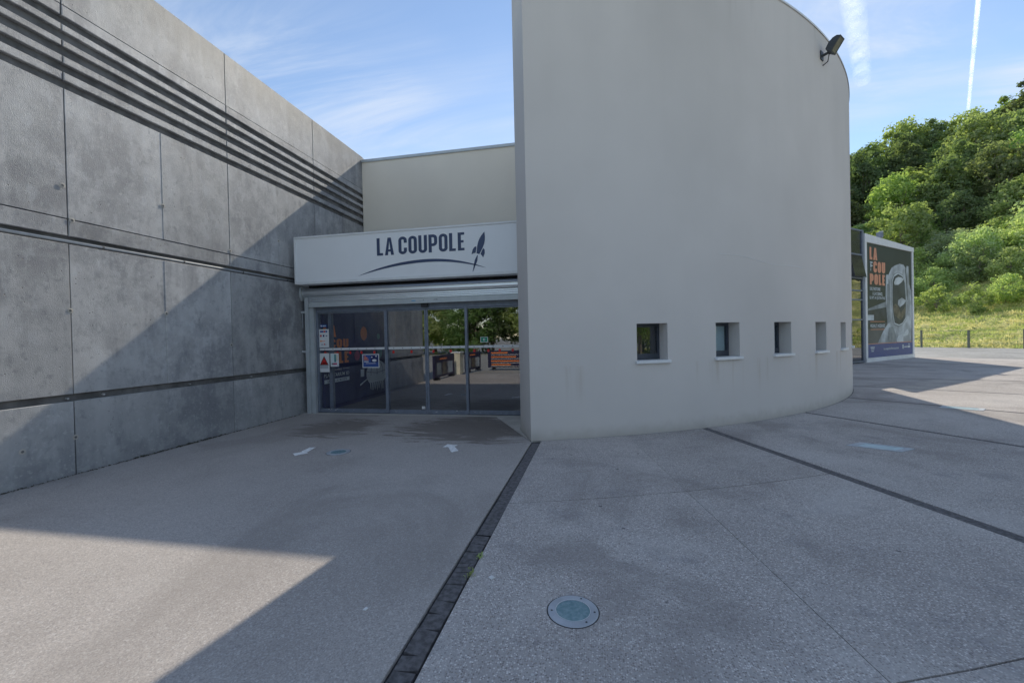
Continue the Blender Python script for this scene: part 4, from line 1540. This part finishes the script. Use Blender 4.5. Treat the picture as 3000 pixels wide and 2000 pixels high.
def terrain(name, s0, s1, ns, ts, mat, skirt=0.0):
    vs = [hp(s0 + (s1 - s0) * i / ns, t) - Vector((0, 0, skirt if j == 0 else 0)) for j, t in enumerate(ts) for i in range(ns + 1)]
    fs = []
    for j in range(len(ts) - 1):
        for i in range(ns):
            a = j * (ns + 1) + i
            fs.append((a, a + 1, a + ns + 2, a + ns + 1))
    m = MB()
    m.mesh_add(vs, [tuple(reversed(f)) for f in fs])
    return tag(m.build(name, mat, None, True), kind='structure')


terrain('grass_bank', -30, 50, 240, [i * .35 for i in range(75)], M['turf'])
terrain('hill', -60, 120, 90, [24.0 + i * 3.0 for i in range(46)], paint('hill_soil', (.07, .085, .035), .95, 0, .4, .3), 1.4)
gr = MB().face([(p.x, p.y, -.012) for p in [Vector((14, 33.5)), Vector((17.4, 28.35)), Vector((21.8, 23.6)), Vector((32, 14)), Vector((44, 14)), FA_ + Fe * -12, FA_ + Fe * 0, FA_ + Fe * 14, Vector((14, 50))]])
tag(gr.build('gravel_strip', M['gravel']), kind='structure')
# grass blades on the bank
m = MB()
for i in range(34000):
    s, t = rnd.uniform(-12, 26), rnd.uniform(.02, 21)
    p = hp(s, t)
    cl = noise.noise(Vector((p.x * .8, p.y * .8, 9)))
    if cl < -.15 and rnd.random() < .6:
        continue
    h = rnd.uniform(.10, .30) * (1.0 + .8 * max(0, cl))
    a = rnd.uniform(0, 6.28)
    w_ = Vector((math.cos(a), math.sin(a), 0)) * rnd.uniform(.03, .07)
    le = Vector((rnd.gauss(0, .12), rnd.gauss(0, .12), h))
    m.face([p - w_, p + w_, p + w_ * .3 + le, p - w_ * .3 + le * .9])
tag(m.build('bank_grass', M['blades']), 'long half-dry yellow green grass on the bank behind the fence', 'grass', kind='stuff')

fe = thing('wire_fence', FA_ - Fn * .3, 'low fence of dark posts and wires along the foot of the grass bank', 'fence')
mb_w = []
sp = [-13 + 3.05 * i for i in range(12)]
for i, s in enumerate(sp):
    b = FA_ + Fe * s - Fn * .35
    MB().box(b.x - .055, b.x + .055, b.y - .055, b.y + .055, -.05, 1.42 + rnd.uniform(-.05, .05)).build('post', M['post'], fe)
for z in (.35, .72, 1.05, 1.36):
    a, b = FA_ + Fe * sp[0] - Fn * .35, FA_ + Fe * sp[-1] - Fn * .35
    MB().tube([(a.x, a.y, z), (b.x, b.y, z)], .013, 5).build('wire', M['post'], fe)


# ------------------------------------------------------------------ trees
def crown_mesh(name, mat, h, r, nclump, per, leaf, seed, base=.22, squash=.8):
    rd = random.Random(seed)
    m = MB()
    cl = []
    for i in range(nclump):
        for _ in range(30):
            x, y, z = rd.uniform(-1, 1), rd.uniform(-1, 1), rd.uniform(-1, 1)
            q = x * x + y * y + z * z
            if .18 < q < 1:
                break
        zz = base + (1 - base) * (z * .5 + .5)
        taper = 1.0 if zz < .55 else 1 - .55 * ((zz - .55) / .45) ** 1.6
        q_ = rd.uniform(.72, 1.22)
        c = Vector((x * r * taper * q_, y * r * taper * q_, zz * h * rd.uniform(.86, 1.07)))
        cr = r * rd.uniform(.13, .36)
        cl.append((c, cr))
    for c, cr in cl:
        for k in range(per):
            while True:
                d = Vector((rd.gauss(0, 1), rd.gauss(0, 1), rd.gauss(0, 1)))
                if d.length > .1:
                    break
            d.normalize()
            rad = cr * (rd.uniform(.25, 1.0) ** .6) * rd.uniform(.8, 1.0) * (1.0 if rd.random() < .8 else rd.uniform(1.1, 1.7))
            p = c + Vector((d.x * rad, d.y * rad, d.z * rad * squash))
            nn = (d + Vector((rd.gauss(0, .45), rd.gauss(0, .45), rd.gauss(.25, .45)))).normalized()
            a = nn.cross(Vector((rd.gauss(0, 1), rd.gauss(0, 1), rd.gauss(0, 1)))).normalized()
            b = nn.cross(a)
            s = leaf * rd.uniform(.6, 1.35)
            m.face([p - a * s, p - b * s * .55, p + a * s, p + b * s * .55])
    return m.mesh(name, mat), cl


def trunk_mesh(name, h, cl, seed, r=.16):
    rd = random.Random(seed)
    m = MB()
    top = h * .62
    pts = [(0, 0, -.6), (rd.uniform(-.1, .1), rd.uniform(-.1, .1), h * .25), (rd.uniform(-.2, .2), rd.uniform(-.2, .2), top)]
    m.tube(pts, [r * 1.3, r, r * .45], 7)
    for c, cr in cl[:9]:
        z0 = rd.uniform(.25, .5) * h
        m.tube([(0, 0, z0), (c.x * .55, c.y * .55, (z0 + c.z) / 2), (c.x, c.y, c.z)], [r * .45, r * .28, r * .1], 5)
    return m.mesh(name, M['bark'])


KINDS = []
for i, (mt, h, r, nc, per, lf, b, lab) in enumerate([
        ('leaf_a', 12.5, 4.4, 110, 66, .25, .30, 'mid green'),
        ('leaf_a', 11.0, 4.0, 95, 68, .24, .28, 'mid green'),
        ('leaf_b', 10.0, 4.2, 90, 68, .23, .22, 'yellow green'),
        ('leaf_d', 13.0, 4.0, 105, 66, .25, .34, 'dark green'),
        ('leaf_c', 6.0, 3.4, 90, 72, .15, .02, 'silvery green'),
        ('leaf_b', 5.0, 3.0, 84, 72, .14, .02, 'yellow green'),
        ('leaf_a', 2.6, 1.7, 40, 70, .10, .0, 'green'),
        ('leaf_d', 5.5, 2.8, 70, 76, .13, .05, 'dark green')]):
    cm, cl = crown_mesh('crown', M[mt], h, r, nc, per, lf, 100 + i, b)
    KINDS.append((cm, trunk_mesh('trunk', h, cl, 200 + i, .24 if h > 8 else .11), lab, h))


def plant(k, p, s, rot, name, label, cat, group):
    t = thing(name, p, label, cat, group)
    t.rotation_euler = (0, 0, rot)
    t.scale = (s, s, s * rnd.uniform(.92, 1.1))
    for nm, me in (('crown', KINDS[k][0]), ('trunk', KINDS[k][1])):
        o = bpy.data.objects.new(nm, me)
        COL.objects.link(o)
        o.parent = t
    return t


rows = [(77, 5.4, 1.2, (0, 1, 3)), (68, 5.8, 1.15, (3, 1, 0, 2)), (58, 6.2, 1.15, (0, 2, 3, 1)), (49, 6.2, 1.1, (2, 1, 3)), (41, 6.0, 1.0, (0, 2, 4, 3)), (35, 5.4, .85, (1, 2, 4)), (29, 4.4, 1.05, (4, 5, 2, 4)), (24, 3.8, .9, (4, 5, 5)), (20, 4.6, .7, (5, 4))]
PLACE = {77: 'on the crest of the hill', 68: 'just below the hill crest', 58: 'high on the hillside', 49: 'on the upper hillside', 41: 'halfway up the hillside', 35: 'on the lower hillside', 29: 'low on the slope above the bank', 24: 'at the top of the grass bank', 20: 'on the upper part of the grass bank'}
ORD = ['leftmost', 'second', 'third', 'fourth', 'fifth', 'sixth', 'seventh', 'eighth', 'ninth', 'tenth', 'eleventh', 'twelfth', 'thirteenth', 'fourteenth', 'fifteenth', 'sixteenth']
for (t0, st, sc_, ks) in rows:
    s = -26.0 - rnd.uniform(0, 3)
    made = []
    while s < 85:
        ss, tt = s + rnd.uniform(-1, 1), t0 + rnd.uniform(-2, 2)
        k = ks[rnd.randrange(len(ks))]
        p = hp(ss, tt)
        az = math.degrees(math.atan2(p.x, p.y))
        if 23 < az < 43:
            small = KINDS[k][3] < 8
            noun = 'rounded bush' if small else 'leafy tree'
            t = plant(k, p - Vector((0, 0, .25)), sc_ * rnd.uniform(.82, 1.18), rnd.uniform(0, 6.28), 'bush' if small else 'tree',
                      '%s %s %s' % (KINDS[k][2], noun, PLACE[t0]), 'bush' if small else 'tree', 'bushes above the grass bank' if small else 'trees on the hillside')
            if True:
                made.append((az, KINDS[k][2] + ' ' + noun, t))
        s += st * rnd.uniform(.75, 1.2)
    seen = {}
    for az, nm, t in sorted(made, key=lambda q: q[0]):
        i = seen.get(nm, 0)
        seen[nm] = i + 1
        t['label'] = ('leftmost ' if i == 0 else ORD[min(i, 15)] + ' from the left ') + nm + ' ' + PLACE[t0]
for (pl_, (s, t, k, sc_)) in zip(('leftmost', 'second', 'third', 'fourth', 'fifth', 'smallest', 'sixth', 'rightmost'), [(9, 14.5, 6, 1.2), (5, 13.0, 6, 1.0), (0, 14, 6, 1.4), (-4, 12, 6, 1.1), (14, 14, 6, 1.3), (-1.5, 9.5, 6, .55), (4, 15.8, 5, .6), (-7, 15, 5, .7)]):
    plant(k, hp(s, t) - Vector((0, 0, .1)), sc_, rnd.uniform(0, 6), 'shrub', 'low %s shrub in the long grass of the bank, %s of them' % (KINDS[k][2], pl_), 'shrub', 'shrubs in the bank grass')
# belt of trees behind the viewpoint, mirrored in the doors
for i in range(44):
    a = R_(150 + i * 6.2 * .62 + rnd.uniform(-1, 1))
    d_ = rnd.uniform(23, 31)
    p = Vector((-6 + d_ * 1.25 * math.sin(a), -2 + d_ * math.cos(a), 0))
    k = (7, 5, 5, 1, 5, 5)[rnd.randrange(6)]
    plant(k, p, (1.12 if KINDS[k][3] < 8 else .62) * rnd.uniform(.85, 1.15), rnd.uniform(0, 6.28), 'hedge_tree', '%s tree of the belt behind the car park' % KINDS[k][2], 'tree', 'belt of trees behind the car park')
for i in range(22):
    a = R_(100 + i * 2.4)
    d_ = rnd.uniform(26, 34)
    p = Vector((d_ * math.sin(a), d_ * math.cos(a), 0))
    k = (7, 5, 1, 4)[rnd.randrange(4)]
    plant(k, p, (.95 if KINDS[k][3] < 8 else .6) * rnd.uniform(.85, 1.15), rnd.uniform(0, 6.28), 'hedge_tree', '%s tree of the belt behind the car park' % KINDS[k][2], 'tree', 'belt of trees behind the car park')
sheet('verge', [(9, -22), (40, -22), (40, 4), (22, -4)], -.03, M['turf'])

# ------------------------------------------------------------------ printed barriers mirrored in the doors
def barrier(p0, p1, h, label, lines):
    p0, p1 = Vector(p0), Vector(p1)
    d = (p1 - p0)
    L = d.length
    d.normalize()
    n = Vector((d.y, -d.x, 0))
    t = thing('barrier', (p0 + p1) / 2, label, 'barrier', 'printed barriers along the forecourt')
    Q = lambda u, v, w_: p0 + d * u + n * v + Vector((0, 0, w_))
    MB().box(0, L, -.04, .04, .10, h, F=Q).build('panel', M['banner'], t)
    for u in (.3, L - .3):
        MB().box(u - .06, u + .06, -.12, .12, 0, .099, F=Q).build('foot', M['black'], t)
    for s_ in (1, -1):
        for (a, b, c, e, mm) in lines:
            MB().face([Q(a * L, s_ * .043, c * h), Q(b * L, s_ * .043, c * h), Q(b * L, s_ * .043, e * h), Q(a * L, s_ * .043, e * h)]).build('print', M[mm], t)
    return t


txt = [(.06, .35, .86, .92, 'orange'), (.06, .55, .78, .80, 'white_paper'), (.06, .5, .64, .70, 'orange'), (.06, .85, .56, .58, 'white_paper'), (.06, .62, .42, .48, 'orange'), (.06, .9, .34, .36, 'white_paper'), (.06, .4, .22, .28, 'orange'), (.06, .7, .16, .18, 'white_paper')]
pic = [(.25, .6, .82, .88, 'orange'), (.1, .32, .2, .7, 'p_suit2'), (.36, .58, .2, .7, 'p_face'), (.62, .9, .2, .7, 'p_suit')]
barrier((-6.3, 1.9, 0), (-6.3, -.45, 0), .97, 'navy printed barrier panel standing next to the concrete wall end', pic)
barrier((-6.2, -1.85, 0), (-6.0, -3.7, 0), .95, 'navy printed barrier panel standing between the cream pillars', pic)
barrier((-5.6, -3.85, 0), (-2.6, -3.65, 0), .95, 'long navy barrier with orange and white wording across the forecourt', txt)
for (x, y, h, lab) in [(-6.35, -1.15, .97, 'cream rendered pillar between two printed barriers'), (-4.1, -6.2, 1.5, 'taller cream rendered pillar behind the long barrier')]:
    t = thing('gate_pillar', (x, y, 0), lab, 'pillar')
    bevel(MB().box(x - .2, x + .2, y - .25, y + .25, 0, h).build('shaft', M['cream_post'], t), .015)
    MB().box(x - .23, x + .23, y - .28, y + .28, h, h + .05).build('cap', M['trim_white'], t)

# ------------------------------------------------------------------ contrails
def make_trail(name, scale, soft, dens, lo=.30):
    t = NT(name)
    t.n.remove(t.b)
    lw = t.n.new('ShaderNodeLayerWeight')
    lw.inputs['Blend'].default_value = .5
    inv = t.math('SUBTRACT', 1.0, lw.outputs['Facing'])
    n = t.noise(scale, 5, .65)
    f = t.math('MULTIPLY', t.math('MULTIPLY', t.math('POWER', inv, soft), t.ramp(n, lo, .62)), dens, True)
    d = t.n.new('ShaderNodeBsdfDiffuse')
    d.inputs[0].default_value = (.95, .95, .95, 1)
    tl = t.n.new('ShaderNodeBsdfTranslucent')
    tl.inputs[0].default_value = (.95, .95, .95, 1)
    m1 = t.n.new('ShaderNodeAddShader')          # ice crystals scatter forward as well as back
    t.l.new(d.outputs[0], m1.inputs[0])
    t.l.new(tl.outputs[0], m1.inputs[1])
    tr = t.n.new('ShaderNodeBsdfTransparent')
    m2 = t.n.new('ShaderNodeMixShader')
    t.l.new(f, m2.inputs[0])
    t.l.new(tr.outputs[0], m2.inputs[1])
    t.l.new(m1.outputs[0], m2.inputs[2])
    t.l.new(m2.outputs[0], t.out.inputs['Surface'])
    return t.m


def trail(a, b, ra, rb, mat, label, n=24, wob=0.0):
    A, B = Vector(a), Vector(b)
    pts = [A.lerp(B, i / n) + Vector((wob * math.sin(i * .5), wob * math.cos(i * .37), 0)) for i in range(n + 1)]
    o = MB().tube(pts, [ra + (rb - ra) * i / n for i in range(n + 1)], 24, 0, False).build('contrail', mat, None, True)
    o.visible_shadow = True
    tag(o, label, 'contrail', 'aircraft trails in the sky')


CONTRAILS = [((2120.0, 2876.0, 2000.0), (3790.0, 5347.0, 2000.0)), ((1410.0, 2750.0, 2000.0), (2110.0, 3950.0, 2000.0))]
trail(CONTRAILS[0][0], CONTRAILS[0][1], 14, 13, make_trail('trail_sharp', .006, 1.6, 1.05, .0), 'thin bright white contrail rising from the wooded hilltop')
trail(CONTRAILS[1][0], CONTRAILS[1][1], 70, 60, make_trail('trail_soft', .008, 1.7, .6), 'broad faded contrail beside the floodlight')
